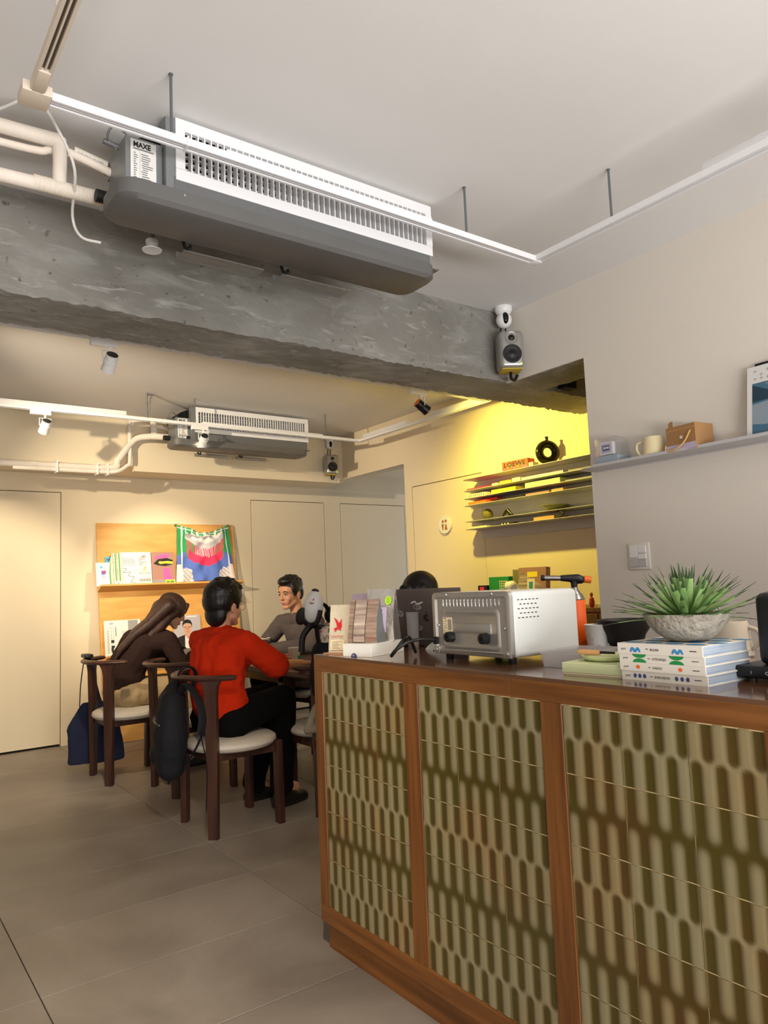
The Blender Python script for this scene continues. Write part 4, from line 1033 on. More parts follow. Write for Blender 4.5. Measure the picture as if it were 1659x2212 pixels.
# --- potted succulent on the books
pt = thing('potted_succulent', (1.535, .950, CT + .0822), 'spiky green succulent in a rough stone bowl on the guidebooks', 'plant')
bm = NB(); prof = [(0, 0), (.030, 0), (.046, .004), (.066, .018), (.083, .036), (.092, .056), (.0935, .060), (.0915, .062), (.086, .060), (.080, .050), (0, .050)]
lathe(bm, prof, 56)
for v in bm.verts:
    if v.co.z < .059 and Vector((v.co.x, v.co.y)).length > .03: v.co += V((v.co.x, v.co.y, 0)).normalized() * noise.noise(v.co * 70) * .0015
obj('stone_bowl', bm, 'stone', pt)
bm = NB(); lathe(bm, [(0, .056), (.05, .054), (.082, .051)], 24, cap=False); obj('soil', bm, 'soil', pt)
rnd = random.Random(4)
def leaf(a, el, L, wd, bend, r0, z0):
    bm = NB(); n = 8; dirh = V((math.cos(a), math.sin(a), 0)); side = V((-math.sin(a), math.cos(a), 0)); rows = []
    for k in range(n + 1):
        f = k / n; e = el - bend * f
        if k == 0: p = dirh * r0 + V((0, 0, z0))
        else: p = p + (dirh * math.cos(e) + V((0, 0, math.sin(e)))) * (L / n)
        up = (dirh * -math.sin(e) + V((0, 0, math.cos(e))))
        wv = wd * (0.55 + 1.6 * f * (1 - f) * 1.3) * (1 - f ** 3.0) + .0004
        rows.append((bm.verts.new(p - side * wv), bm.verts.new(p - up * wv * .35), bm.verts.new(p + side * wv), bm.verts.new(p + up * .0006)))
    for x, y in zip(rows, rows[1:]):
        for i in range(4):
            f_ = bm.faces.new((x[i], x[(i + 1) % 4], y[(i + 1) % 4], y[i]))
    bm.faces.new(rows[0]); bm.faces.new(rows[-1][::-1])
    for i_, f_ in enumerate(bm.faces):
        if f_.calc_center_median().length > 0 and i_ >= 4 * (n - 2): f_.material_index = 1
    return obj('leaf', bm, ['leaf', 'leaf_tip'], pt)
NL = 105
for k in range(NL):
    f = k / NL
    a = k * 2.39996 + rnd.uniform(-.15, .15)
    el = math.radians(84 - 78 * f ** .85) + rnd.uniform(-.12, .12)
    leaf(a, el, rnd.uniform(.10, .132) * (.95 + .2 * f), rnd.uniform(.0055, .0078), rnd.uniform(-.1, .35), .006 + .034 * f, .052 + .004 * (1 - f))

# --- behind: black bowl, patterned cup, beige jar with a metal straw
bb = thing('black_bowl', (2.02, 1.47, CT), 'matte black flared bowl behind the guidebooks', 'bowl')
bm = NB(); lathe(bm, [(0, 0), (.036, 0), (.044, .006), (.060, .032), (.064, .045), (.078, .066), (.086, .092), (.0845, .0935), (.081, .090), (.058, .045), (.040, .012), (0, .010)], 44); obj('bowl', bm, 'bowl_black', bb)
decal('stamp', bb, (-.0745, .042, .070), (-.45, -.89, 0), (-.2, .1, 1), [(rect(0, 0, .012, .012), 'p_brown', 3)])
pc = thing('printed_cup', (1.955, 1.528, CT), 'white paper cup with thin line drawings beside the black bowl', 'cup')
bm = NB(); lathe(bm, [(0, .002), (.029, 0), (.037, .078), (.0385, .080), (.037, .081), (.0355, .078), (.028, .004), (0, .004)], 32); cb_ = obj('cup', bm, 'label_white', pc)
ps = []
for k in range(7):
    ps += [(p, 'lip', 1) for p in scribble(.012 + .009 * (k % 3), .015 + .016 * (k // 3), .007, 18, .0007)]
decal('print', cb_, (-.0335 * .8 - .004, .0, .004), (.75, -.66, 0), (-.1, -.05, 1), [([(q[0] - .02, q[1]) for q in p], m_, 8) for p, m_, l_ in ps])
vz = thing('beige_jar', (1.985, 1.105, CT), 'tall beige ceramic jar behind the stone bowl', 'jar')
bm = NB(); lathe(bm, [(0, 0), (.056, 0), (.060, .004), (.052, .085), (.049, .096), (.047, .097), (.045, .09), (.050, .01), (0, .008)], 36); obj('jar', bm, 'beige_vase', vz)
bm = NB(); tube(bm, smooth_path([(.01, -.052, .08), (.012, -.075, .07), (.012, -.08, .045), (.01, -.06, .02)], 5), .006, 8); obj('handle', bm, 'beige_vase', vz)
bm = NB(); tube(bm, [(.02, .03, .012), (.026, .038, .17)], .0028, 10); tag(obj('metal_straw', bm, 'steel', None), 'thin metal straw standing in the beige jar', 'straw').location = vz.location

# --- black appliance at the right edge
sk = thing('black_appliance', (1.66, .70, CT), 'black rounded appliance on a black base with a power switch, cut by the right edge', 'appliance')
bm = NB(); box(bm, (-.105, -.18, .006), (.11, .165, .032), .006, 3); bs = obj('base', bm, 'black_plastic', sk)
for x in (-.08, .08):
    for y in (-.15, .135):
        bm = NB(); cyl(bm, (x, y, 0), (x, y, .008), .010, 12); obj('foot', bm, 'black_plastic', sk)
bm = NB(); box(bm, (-.072, -.14, .030), (.085, .125, .185), .018, 4); hb = obj('body', bm, 'black_plastic', sk)
bm = NB(); lathe(bm, [(.066, .18), (.07, .19), (.07, .196), (.062, .197), (0, .197)], 36, (.006, -.01, 0)); obj('lid', bm, 'black_gloss', hb)
bm = NB(); box(bm, (-.1065, .098, .013), (-.104, .112, .025), .001); obj('switch', bm, 'dark', bs)
text('lettering', bs, 'I', (-.105, .125, .0155), R_Y, U_Z, .010, 'label_white'); text('lettering', bs, 'O', (-.105, .094, .0155), R_Y, U_Z, .010, 'label_white')
text('lettering', hb, '+', (-.072, .05, .06), R_Y, U_Z, .009, 'ink_grey')

# ================================================================== NEAR RIGHT WALL: ledge and switches
ld = thing('wall_ledge', (XR, 1.5, 1.735), 'brushed metal picture ledge on the near right wall', 'shelf')
def wpart(t, name, bm, m, smooth=False):
    o = obj(name, bm, m, t, smooth); o.matrix_parent_inverse = Matrix.Translation(-V(t.location)); return o
LX = 2.826
bm = NB()
pl_ = [(2.278, XR - .001), (2.278, LX + .05), (2.255, LX + .02), (2.22, LX + .004), (2.19, LX), (.3, LX), (.3, XR - .001)]
a = [bm.verts.new((x, y, 1.728)) for y, x in pl_]; b = [bm.verts.new((x, y, 1.732)) for y, x in pl_]
bm.faces.new(a); bm.faces.new(b[::-1])
for i in range(len(a)): bm.faces.new((a[i], a[(i + 1) % len(a)], b[(i + 1) % len(a)], b[i]))
wpart(ld, 'shelf_plate', bm, 'shelf_alu')
bm = NB(); box(bm, (XR - .004, .3, 1.722), (XR - .001, 2.25, 1.728)); wpart(ld, 'wall_flange', bm, 'shelf_alu')
bm = NB(); box(bm, (LX, .3, 1.732), (LX + .003, 2.17, 1.741)); wpart(ld, 'front_lip', bm, 'shelf_alu')
LZ = 1.7325
lbx = thing('pale_blue_box', (2.89, 2.10, LZ), 'pale blue-grey tray box on the wall ledge, under the clear cassette case', 'box')
bm = NB(); box(bm, (-.05, -.062, 0), (.05, .062, .040), .001); obj('tray', bm, 'box_blue', lbx, False)
cc = thing('clear_case', (2.89, 2.10, LZ + .0405), 'clear plastic case holding a cassette tape on the pale blue box', 'case')
bm = NB()
for lo, hi in (((-.049, -.06, 0), (-.047, .06, .085)), ((.047, -.06, 0), (.049, .06, .085)), ((-.047, -.06, 0), (.047, -.058, .085)), ((-.047, .058, 0), (.047, .06, .085)), ((-.047, -.058, .083), (.047, .058, .085))): box(bm, lo, hi)
obj('case', bm, 'clear', cc, False)
bm = NB(); box(bm, (-.040, -.034, .006), (-.022, .040, .064), .002); cs = obj('cassette', bm, 'label_white', cc, False)
decal('print', cs, (-.0402, .036, .008), R_Y, U_Z, [(rect(.004, .006, .060, .05), 'p_lilac', 1), (rect(.012, .016, .052, .042), 'p_indigo', 2), (circ(.023, .03, .006, 14), 'label_white', 3), (circ(.043, .03, .006, 14), 'label_white', 3), (rect(.028, .027, .038, .033), 'label_white', 3)])
bm = NB(); box(bm, (-.012, -.03, .006), (.03, .03, .06), .002); obj('second_case', bm, 'frosted', cc, False)
mg = thing('cream_mug', (2.885, 1.878, LZ), 'pale yellow mug on the wall ledge', 'mug')
bm = NB(); lathe(bm, [(0, 0), (.044, 0), (.049, .006), (.044, .088), (.042, .090), (.040, .088), (.045, .008), (0, .006)], 36); obj('mug_body', bm, 'ceramic_cream', mg)
bm = NB(); tube(bm, smooth_path([(-.015, .043, .072), (-.020, .068, .068), (-.020, .072, .04), (-.015, .058, .014), (-.012, .046, .012)], 6), .0065, 10); obj('handle', bm, 'ceramic_cream', mg)
cb = thing('cardboard_carton', (2.885, 1.705, LZ), 'brown cardboard gift carton with a rope handle on the wall ledge', 'box'); cb.rotation_euler = (0, 0, math.radians(-9))
bm = NB(); box(bm, (-.055, -.075, 0), (.055, .075, .105), .001); prism(bm, [(-.012, .10), (.014, .10), (.014, .128), (.004, .130), (-.008, .124)], (-.0555, .05, 0), (0, -1, 0), (0, 0, 1), -.003); obj('carton', bm, 'cardboard', cb, False)
decal('label', cb, (-.0556, .075, 0), R_Y, U_Z, [(rect(.0, .0, .15, .026), 'p_lilac', 1), (rect(.072, .048, .086, .06), 'label_white', 1), (rect(.01, .006, .03, .014), 'wood_light', 2), (rect(.005, .088, .15, .0905), 'wood_light', 1)])
bm = NB(); tube(bm, smooth_path([(-.058, .078, .03), (-.066, .07, .006), (-.072, .02, .004), (-.066, -.025, .03), (-.060, -.055, .075)], 6), .0035, 8); obj('rope_handle', bm, 'rope', cb)
mz = thing('large_magazine', (2.872, 1.30, LZ), 'large magazine with a blue sea photograph leaning on the wall ledge', 'magazine'); mz.rotation_euler = (0, math.radians(9), math.radians(-3))
bm = NB(); box(bm, (0, -.26, 0), (.010, .16, .30)); mb = obj('pages', bm, 'label_white', mz, False)
sh = [(rect(.022, .02, .42, .228), 'sea_blue', 1), ([(.022, .222), (.022, .150), (.16, .156)], 'sea_dark', 2), ([(.022, .06), (.022, .14), (.12, .15), (.18, .156), (.20, .13), (.18, .09), (.08, .05)], 'sea_pale', 2), ([(.022, .02), (.09, .05), (.20, .10), (.20, .02)], 'sea_blue', 3), ([(.07, .222), (.14, .185), (.17, .165), (.21, .19), (.14, .228)], 'sea_pale', 2), (rect(.15, .045, .20, .052), 'sea_dark', 4), ([(.07, .2275), (.073, .2275), (.165, .178), (.163, .176)], 'sea_dark', 5), (rect(.165, .155, .1665, .165), 'ink', 5)]
for i in range(4):
    for j in range(3):
        if (i + j) % 2 == 0 or j == 0:
            sh += [(p, 'p_grey', 1) for p in stroke([(.026 + .026 * i, .245 + .016 * j), (.040 + .026 * i, .247 + .016 * j)], .0022)] + [(p, 'p_grey', 1) for p in stroke([(.033 + .026 * i, .238 + .016 * j), (.032 + .026 * i, .252 + .016 * j)], .0018)]
decal('cover_print', mb, (0, .16, 0), R_Y, U_Z, sh)
bm = NB(); box(bm, (.011, -.26, 0), (.016, .135, .315)); o = obj('black_backing', bm, 'dark', mz, False)
sw = thing('switch_plate', (XR - .008, 2.043, 1.303), 'white wall plate with light switches on the near right wall', 'switch')
bm = NB(); box(bm, (0, -.058, -.062), (.008, .058, .062), .004, 3); obj('plate', bm, 'wall_paint', sw)
for y, z, hh in ((.024, .022, .028), (-.020, .030, .017), (.024, -.026, .024), (-.020, -.002, .013), (-.020, -.032, .017)):
    bm = NB(); box(bm, (-.005, y - .021, z - hh + .001), (.001, y + .021, z + hh - .001), .0015); obj('rocker' if z > -.02 else 'dimmer_knob', bm, 'white_plastic' if z > -.02 else 'shelf_alu', sw, False)

# ================================================================== YELLOW-LIT WALL
ys = thing('metal_wall_shelf', (XF, 3.5, 1.78), 'six-tier thin metal wall shelf on the yellow-lit wall', 'shelf')
lev = [1.988, 1.902, 1.842, 1.788, 1.668, 1.610]
bm = NB(); box(bm, (XF - .004, 2.72, 1.545), (XF - .0005, 4.11, 1.992)); wpart(ys, 'back_plate', bm, 'shelf_alu')
for k, z in enumerate(lev):
    bm = NB(); pts = [(XF - .004, 2.7), (XF - .19, 2.7), (XF - .19, 4.06)] + [(XF - .19 + .05 - .05 * math.cos(t), 4.06 + .075 * math.sin(t)) for t in [PI / 2 * i / 6 for i in range(1, 7)]] + [(XF - .004, 4.14)]
    a = [bm.verts.new((x, y, z - .003)) for x, y in pts]; b = [bm.verts.new((x, y, z)) for x, y in pts]
    bm.faces.new(a); bm.faces.new(b[::-1])
    for i in range(len(a)): bm.faces.new((a[i], a[(i + 1) % len(a)], b[(i + 1) % len(a)], b[i]))
    wpart(ys, 'shelf_plate', bm, 'shelf_alu')
bm = NB(); box(bm, (XF - .012, 2.72, 1.540), (XF - .0005, 4.0, 1.545)); wpart(ys, 'bottom_fold', bm, 'shelf_alu')
SX = XF - .10
def flat_book(name, y0, y1, lvl, h, m, label, cat='book', d=.15, x=None, dz=0.0):
    t = NB(); xx = (XF - .185) if x is None else x; z = lev[lvl] + .0005 + dz
    box(t, (xx, y0, z), (xx + d, y1, z + h), .001)
    o = obj(name, t, m, None, False); tag(o, label, cat, 'things lying on the thin metal wall shelf'); return o
bx = thing('gift_box', (SX - .03, 3.585, lev[0] + .0005), 'red floral box with dark letters on the top tier of the metal shelf', 'box'); bx.rotation_euler = (0, 0, math.radians(3))
bm = NB(); box(bm, (-.035, -.118, 0), (.04, .118, .068), .0015); g1 = obj('box_body', bm, 'loewe_red', bx, False)
text('lettering', g1, 'LOEWE', (-.035, .102, .028), R_Y, U_Z, .046, 'p_black', sx=1.3, bold=.0012)
decal('print', g1, (-.035, .118, 0), R_Y, U_Z, [(circ(.02 + .031 * k, .014 + .01 * (k % 3), .011, 10), ('p_pink', 'p_orange', 'p_wgreen')[k % 3], 1) for k in range(7)])
dv = thing('ring_vase', (SX, 3.335, lev[0] + .0005), 'dark glossy ring-shaped vase on the top tier of the metal shelf', 'vase'); dv.rotation_euler = (0, 0, math.radians(-26)); dv.scale = (.88,) * 3
bm = NB(); n1, n2 = 40, 14; rg = [[bm.verts.new(((.066 + .032 * math.cos(2 * PI * j / n2)) * math.cos(2 * PI * i / n1), .032 * math.sin(2 * PI * j / n2) * .9, .098 + (.066 + .032 * math.cos(2 * PI * j / n2)) * math.sin(2 * PI * i / n1))) for j in range(n2)] for i in range(n1)]
for i in range(n1):
    for j in range(n2): bm.faces.new((rg[i][j], rg[(i + 1) % n1][j], rg[(i + 1) % n1][(j + 1) % n2], rg[i][(j + 1) % n2]))
obj('ring_body', bm, 'gold_black', dv)
bm = NB(); lathe(bm, [(.020, .178), (.013, .195), (.012, .208), (.015, .222), (.012, .223), (.009, .21), (0, .205)], 20); obj('neck', bm, 'gold_black', dv)
flat_book('cream_tray', 2.74, 3.13, 0, .02, 'p_cream', 'pale flat tray at the right end of the top shelf tier', 'tray', .13)
o = NB(); cyl(o, (SX - .02, 3.19, lev[0] + .014), (SX + .04, 3.16, lev[0] + .014), .013, 14); tag(obj('paper_roll', o, 'p_cream'), 'little cream roll beside the ring vase on the top tier', 'roll', 'things lying on the thin metal wall shelf')
o = NB(); box(o, (SX - .07, 3.41, lev[0] + .0005), (SX - .01, 3.45, lev[0] + .03), .002); tag(obj('small_card_box', o, 'p_cream'), 'small cream box left of the ring vase on the top tier', 'box', 'things lying on the thin metal wall shelf')
T1 = 'second shelf tier'; T2 = 'third shelf tier'; T3 = 'fourth shelf tier'; T5 = 'lowest shelf tier'
flat_book('thin_book', 3.83, 4.07, 1, .008, 'p_red', 'dark red thin book at the left end of the ' + T1)
flat_book('pale_card', 3.74, 3.80, 1, .016, 'p_cream', 'small cream card box lying on the ' + T1, 'box')
flat_book('striped_book', 3.61, 3.72, 1, .020, 'p_yellow', 'yellow and black thick booklet lying on the ' + T1)
flat_book('yellow_book', 3.52, 3.60, 1, .026, 'p_cream', 'short cream booklet beside the pink book on the ' + T1)
flat_book('pink_book', 3.14, 3.51, 1, .018, 'p_lilac', 'long pinkish flat book lying on the ' + T1)
flat_book('dark_book', 2.74, 3.10, 1, .010, 'p_grey', 'thin grey book at the right end of the ' + T1)
lb2 = flat_book('lettered_book', 3.87, 4.07, 2, .026, 'p_cream', 'cream book with big dark letters on its spine on the ' + T2)
decal('spine_print', lb2, (XF - .1855, 4.06, lev[2] + .004), R_Y, U_Z, [(rect(.012 + k * .022, .0, .018 + k * .022, .018), 'ink', 1) for k in range(8)])
flat_book('yellow_spine_book', 3.57, 3.81, 2, .028, 'p_yellow', 'pale yellow thick book lying on the ' + T2)
flat_book('mint_book', 3.17, 3.48, 2, .034, 'pale_green', 'mint green thick book lying on the ' + T2)
flat_book('grey_folder', 2.74, 3.13, 2, .008, 'p_grey', 'thin grey folder at the right end of the ' + T2)
flat_book('orange_book', 3.87, 4.06, 3, .020, 'p_orange', 'bright orange book at the left end of the ' + T3)
flat_book('maroon_book', 3.79, 4.02, 3, .012, 'p_red', 'dark red book lying on top of the orange book', x=XF - .15, d=.12, dz=.0206)
flat_book('black_book', 3.5, 3.78, 3, .010, 'p_black', 'black thin book lying on the ' + T3)
flat_book('brown_book', 3.27, 3.48, 3, .014, 'p_brown', 'brown speckled book lying on the ' + T3)
flat_book('tan_book', 3.15, 3.25, 3, .016, 'wood_light', 'small tan book right of the brown book on the ' + T3)
ol = NB(); ell(ol, (SX, 3.945, lev[4] + .0425), (.040, .040, .042), 28, 18); tag(obj('round_ornament', ol, 'olive'), 'round olive ball ornament on the fifth shelf tier', 'ornament')
sc_ = NB(); b0 = V((SX - .03, 3.715, lev[4] + .004))
chain(sc_, [b0 + V((0, .045, .005)), b0 + V((0, .018, .032)), b0 + V((0, -.005, .044))], [.008, .012, .013]); chain(sc_, [b0 + V((0, -.05, .006)), b0 + V((0, -.025, .025)), b0 + V((0, -.005, .044))], [.008, .011, .012]); chain(sc_, [b0 + V((.03, 0, .006)), b0 + V((0, -.005, .04))], [.009, .012])
tag(remesh('twisted_ornament', sc_, .004, 'gold_black', None, 3), 'small dark twisted ornament on the fifth shelf tier', 'ornament')
bo = NB(); lathe(bo, [(0, .004), (.035, 0), (.040, .003), (.075, .022), (.098, .036), (.0965, .038), (.072, .027), (.035, .010), (0, .009)], 36, (SX, 3.30, lev[4] + .001)); tag(obj('olive_bowl', bo, 'olive_bowl'), 'wide olive glazed bowl on the fifth shelf tier', 'bowl')
flat_book('green_booklet', 3.88, 4.06, 5, .012, 'pale_green', 'pale green booklet at the left end of the ' + T5)
o = flat_book('folded_glasses_case', 3.60, 3.74, 5, .012, 'p_black', 'black glasses case with pale print on the ' + T5, 'case', .05); decal('print', o, (XF - .1855, 3.735, lev[5] + .003), R_Y, U_Z, [(rect(.006 + .03 * k, 0, .022 + .03 * k, .006), 'p_cream', 1) for k in range(3)])
flat_book('tan_wooden_box', 3.24, 3.42, 5, .022, 'wood_light', 'tan wooden box lying on the ' + T5, 'box')
o = NB(); tube(o, smooth_path([(SX - .07, 3.235, lev[5] + .008), (SX - .07, 3.20, lev[5] + .012), (SX - .07, 3.17, lev[5] + .03), (SX - .07, 3.22, lev[5] + .045)], 5), .007, 8); tag(obj('dark_hook', o, 'p_black'), 'curved black object right of the tan wooden box on the lowest tier', 'ornament')

# round toilet sign
sg = thing('toilet_sign', (XF - .001, 4.53, 1.685), 'round white toilet sign with brown man and woman figures', 'sign')
bm = NB(); lathe(bm, [(.066, 0), (.073, .002), (.074, .020), (.072, .022), (0, .0221)], 44, (0, 0, 0), (-1, 0, 0)); dsc = obj('disc', bm, 'label_white', sg)
decal('figures', dsc, (-.0222, 0, 0), R_Y, U_Z, [(circ(-.018, .027, .0125, 16), 'sign_brown', 1), (circ(.018, .030, .0125, 16), 'sign_brown', 1), ([(-.036, .006), (-.006, .006), (-.018, -.046), (-.024, -.046)], 'sign_brown', 1), ([(.012, .006), (.022, .006), (.036, -.042), (.002, -.042)], 'sign_brown', 1)])

# low cabinet below the shelf and what stands on it
cbt = thing('back_cabinet', (3.74, 3.2, 0), 'brown wooden cabinet against the yellow-lit wall behind the counter', 'cabinet')
bm = NB(); box(bm, (-.19, -1.0, .06), (.225, .62, 1.01)); obj('carcass', bm, 'cabinet', cbt, False)
bm = NB(); box(bm, (-.20, -1.01, 1.01), (.226, .63, 1.035), .002); obj('top', bm, 'cabinet', cbt, False)
bm = NB(); box(bm, (-.16, -.98, 0), (.20, .6, .06)); obj('plinth', bm, 'dark', cbt, False)
for k in range(3):
    bm = NB(); box(bm, (-.205, -.99 + .54 * k, .08), (-.19, -.46 + .54 * k, 1.0), .002); d_ = obj('door', bm, 'cabinet', cbt, False)
    bm = NB(); box(bm, (-.222, -.5 + .54 * k, .6), (-.206, -.485 + .54 * k, .75), .004); obj('handle', bm, 'dark', d_, False)
ZC = 1.036
def stand(name, x, y, wd, dp, ht, m, label, cat, shapes=None, rz=0.0, tilt=0.0, pm=None):
    t = thing(name, (x, y, ZC), label, cat); t.rotation_euler = (0, tilt, rz)
    bm = NB(); box(bm, (0, -wd / 2, 0), (dp, wd / 2, ht), .0015); o = obj('body', bm, m, t, False)
    if shapes: decal('print', o, (-.0003, wd / 2, 0), R_Y, U_Z, shapes)
    return t
stand('green_carton', 3.60, 3.60, .155, .06, .205, 'p_green', 'bright green box with a grid of pale dots behind the oven', 'box', [(rect(.082 + .013 * i, .12 + .016 * j, .090 + .013 * i, .130 + .016 * j), 'p_cream', 1) for i in range(5) for j in range(4)], rz=math.radians(14))
stand('brown_packet', 3.62, 3.33, .215, .05, .26, 'p_brown', 'large brown packet with a yellow label standing behind the oven', 'packet', [([(.0, .0), (.21, .0), (.21, .12), (.15, .16), (.03, .23), (0, .18)], 'kraft_pale', 1), (rect(.07, .195, .15, .23), 'p_yellow', 2), (rect(.07, .10, .13, .185), 'p_cream', 2), (rect(.085, .12, .115, .165), 'p_teal', 3)], tilt=math.radians(6), rz=math.radians(8))
stand('olive_book', 3.74, 3.50, .20, .03, .25, 'olive_bowl', 'olive book standing behind the bright green box', 'book')
stand('pencil_carton', 3.58, 3.74, .09, .06, .15, 'p_black', 'small black carton left of the bright green box', 'box', [(rect(.02, .09, .06, .14), 'p_rose', 1)])
cl_ = NB(); ell(cl_, (3.60, 3.47, ZC + .07), (.05, .05, .09)); ell(cl_, (3.59, 3.48, ZC + .13), (.04, .045, .045)); ell(cl_, (3.60, 3.45, ZC + .05), (.05, .05, .05))
tag(remesh('white_bundle', cl_, .012, 'label_white', None, 2, .012, 22), 'crumpled white tissue bundle between the green box and the brown packet', 'tissue')
cl2 = NB(); cone(cl2, (3.62, 4.02 - .28, ZC + .16), .03, (3.62, 3.98 - .0, ZC + .13), .04); cone(cl2, (3.62, 3.80, ZC + .02), .06, (3.62, 3.82, ZC + .13), .045); cone(cl2, (3.62, 3.8, ZC + .15), .03, (3.64, 3.78, ZC + .19), .028)
cl2.free()
dl = thing('figurine', (3.55, 2.795, ZC + .0), 'small red figurine on the back cabinet by the wall end', 'figurine'); dl.scale = (.48,) * 3
b2 = NB(); cone(b2, (0, 0, .10), .030, (0, 0, .055), .036); cone(b2, (0, 0, .06), .034, (0, 0, .028), .030); ell(b2, (0, 0, .155), (.02, .02, .024)); remesh('figure', b2, .006, 'red_doll', dl, 2)
bm = NB(); ell(bm, (0, 0, .172), (.018, .018, .014)); obj('hair', bm, 'lip', dl)
b3 = NB(); lathe(b3, [(.018, 0), (.020, .004), (.020, .04), (.010, .055), (.008, .075), (.010, .078), (0, .079)], 20, (3.55, 2.885, ZC)); tag(obj('dark_bottle', b3, 'p_black'), 'small black bottle beside the red figurine', 'bottle')
b4 = NB(); box(b4, (3.53, 2.62, ZC), (3.60, 2.74, ZC + .028), .004); tag(obj('cream_packet', b4, 'p_cream', None, False), 'cream packet lying in front of the wall end on the back cabinet', 'packet')

# ================================================================== DISPLAY BOARD ON THE BACK WALL
R_X = (1, 0, 0)
lean = math.atan2(.235, 1.85)
bd = thing('plywood_board', (1.78, 6.37, 0), 'birch plywood display board with two ledges, leaning on the back wall', 'display board'); bd.rotation_euler = (-lean, 0, 0)
bm = NB(); box(bm, (-.02, 0, .002), (1.26, .018, 1.868), .001); obj('panel', bm, 'plywood', bd, False)
def ledge(z, x0, x1, dep=.115):
    bm = NB(); prism(bm, [(0, 0), (-dep, .035), (-dep, .05), (-dep + .006, .05), (-dep + .008, .045), (0, .045)], (x0, 0, z), (0, 1, 0), (0, 0, 1), x1 - x0)
    obj('ledge', bm, 'plywood', bd, False)
ledge(1.262, -.03, 1.275); ledge(.665, .0, 1.02)
up = V((0, math.sin(lean), math.cos(lean)))
def bpt(x, dy, z): return V((x, 6.37, 0)) + up * z + V((0, dy * math.cos(lean), 0))
# items on the board: thing frame = board frame
def leaner(name, x, z, wd, ht, m, label, cat, shapes=None, dp=.004, dy=-.035, extra=.05, grp=None, parts='cover'):
    t = thing(name, tuple(bpt(x, dy, z)), label, cat, grp); t.rotation_euler = (-lean - extra, 0, 0)
    bm = NB(); box(bm, (0, 0, 0), (wd, dp, ht)); o = obj(parts, bm, m, t, False)
    if shapes: decal('cover_print', o, (0, 0, 0), R_X, U_Z, shapes)
    return t
ZS = 1.312
leaner('blue_card', 1.822, ZS, .07, .255, 'p_sky', 'small sky blue card standing at the back of the upper ledge', 'card', [(rect(.01, .225, .05, .236), 'p_indigo', 1)], dy=-.012, extra=.0)
leaner('pink_leaflet', 1.732, ZS, .115, .205, 'p_palepink', 'pale pink leaflet with a blue dot at the left end of the upper ledge', 'leaflet', [(circ(.045, .165, .010, 14), 'p_sky', 1), (rect(.045, .10, .075, .135), 'scarf_blue', 1), (rect(.060, .11, .082, .135), 'p_rose', 2), (rect(.045, .062, .078, .095), 'p_lilac', 1), (rect(.02, .03, .09, .034), 'p_lilac', 1)], dy=-.05)
st_ = [(rect(.02 + .033 * k, 0, .029 + .033 * k, .287), 'p_wgreen', 1) for k in range(3)] + [(rect(.034 + .033 * k, 0, .040 + .033 * k, .287), 'kraft_pale', 1) for k in range(2)] + [(rect(.045, .01, .10, .04), 'label_white', 2), (rect(.06, .02, .085, .026), 'ink_grey', 3)]
sb = thing('striped_bag', tuple(bpt(1.838, -.06, ZS)), 'cream cloth bag with green stripes on the upper ledge', 'bag'); sb.rotation_euler = (-lean - .05, 0, 0)
bm = NB(); prism(bm, [(.006, 0), (.118, 0), (.118, .288), (.03, .288), (.010, .21), (.0, .12)], (0, 0, 0), R_X, U_Z, -.012); b_ = obj('cloth', bm, 'p_cream', sb, False)
decal('stripes', b_, (0, 0, 0), R_X, U_Z, [([(.006, .0), (.016, .0), (.011, .12), (.026, .285), (.030, .288), (.022, .25), (.002, .12)], 'p_wgreen', 1)] + st_[1:])
def zig(pts, w, m='ink'): return [(p, m, 2) for p in stroke(pts, w)]
za = [(rect(.0, .0, .125, .29), 'label_white', 1)]
for k in range(9): za += zig([(.015 + .012 * k, .25 - .01 * (k % 3)), (.022 + .012 * k, .17 + .02 * (k % 2))], .0028)
za += zig([(.01, .155), (.045, .145), (.015, .115), (.075, .118), (.055, .085), (.105, .075), (.075, .03), (.12, .02)], .0035)
zb = [(rect(.13, .0, .262, .292), 'scarf_white', 1)] + zig([(.15, .105), (.25, .105)], .004) + [([(.16, .08), (.235, .22), (.225, .16)], 'label_white', 3), (circ(.20, .135, .018, 14, ry=.045), 'p_cream', 3)]
for k in range(12): zb += zig([(.15 + .0085 * k, .05 + .006 * (k % 3)), (.156 + .0085 * k, .032)], .004)
for k in range(6): zb.append((rect(.155, .18 + .012 * k, .155 + .02 + .06 * random.random(), .186 + .012 * k), 'p_grey', 2))
zb += [(rect(.18, .25, .215, .256), 'ink', 2), (rect(.18, .262, .215, .270), 'p_grey', 2)]
leaner('black_and_white_zine', 1.945, ZS, .262, .295, 'label_white', 'white zine with black scribbled drawings on the upper ledge', 'magazine', za + zb, dp=.006, dy=-.055)
blob1 = [(.012 + .018 * k, .20 + .018 * math.sin(k * 1.3) + .012 * k * .3) for k in range(10)] + [(.19, .19), (.15, .175), (.10, .17), (.05, .175)]
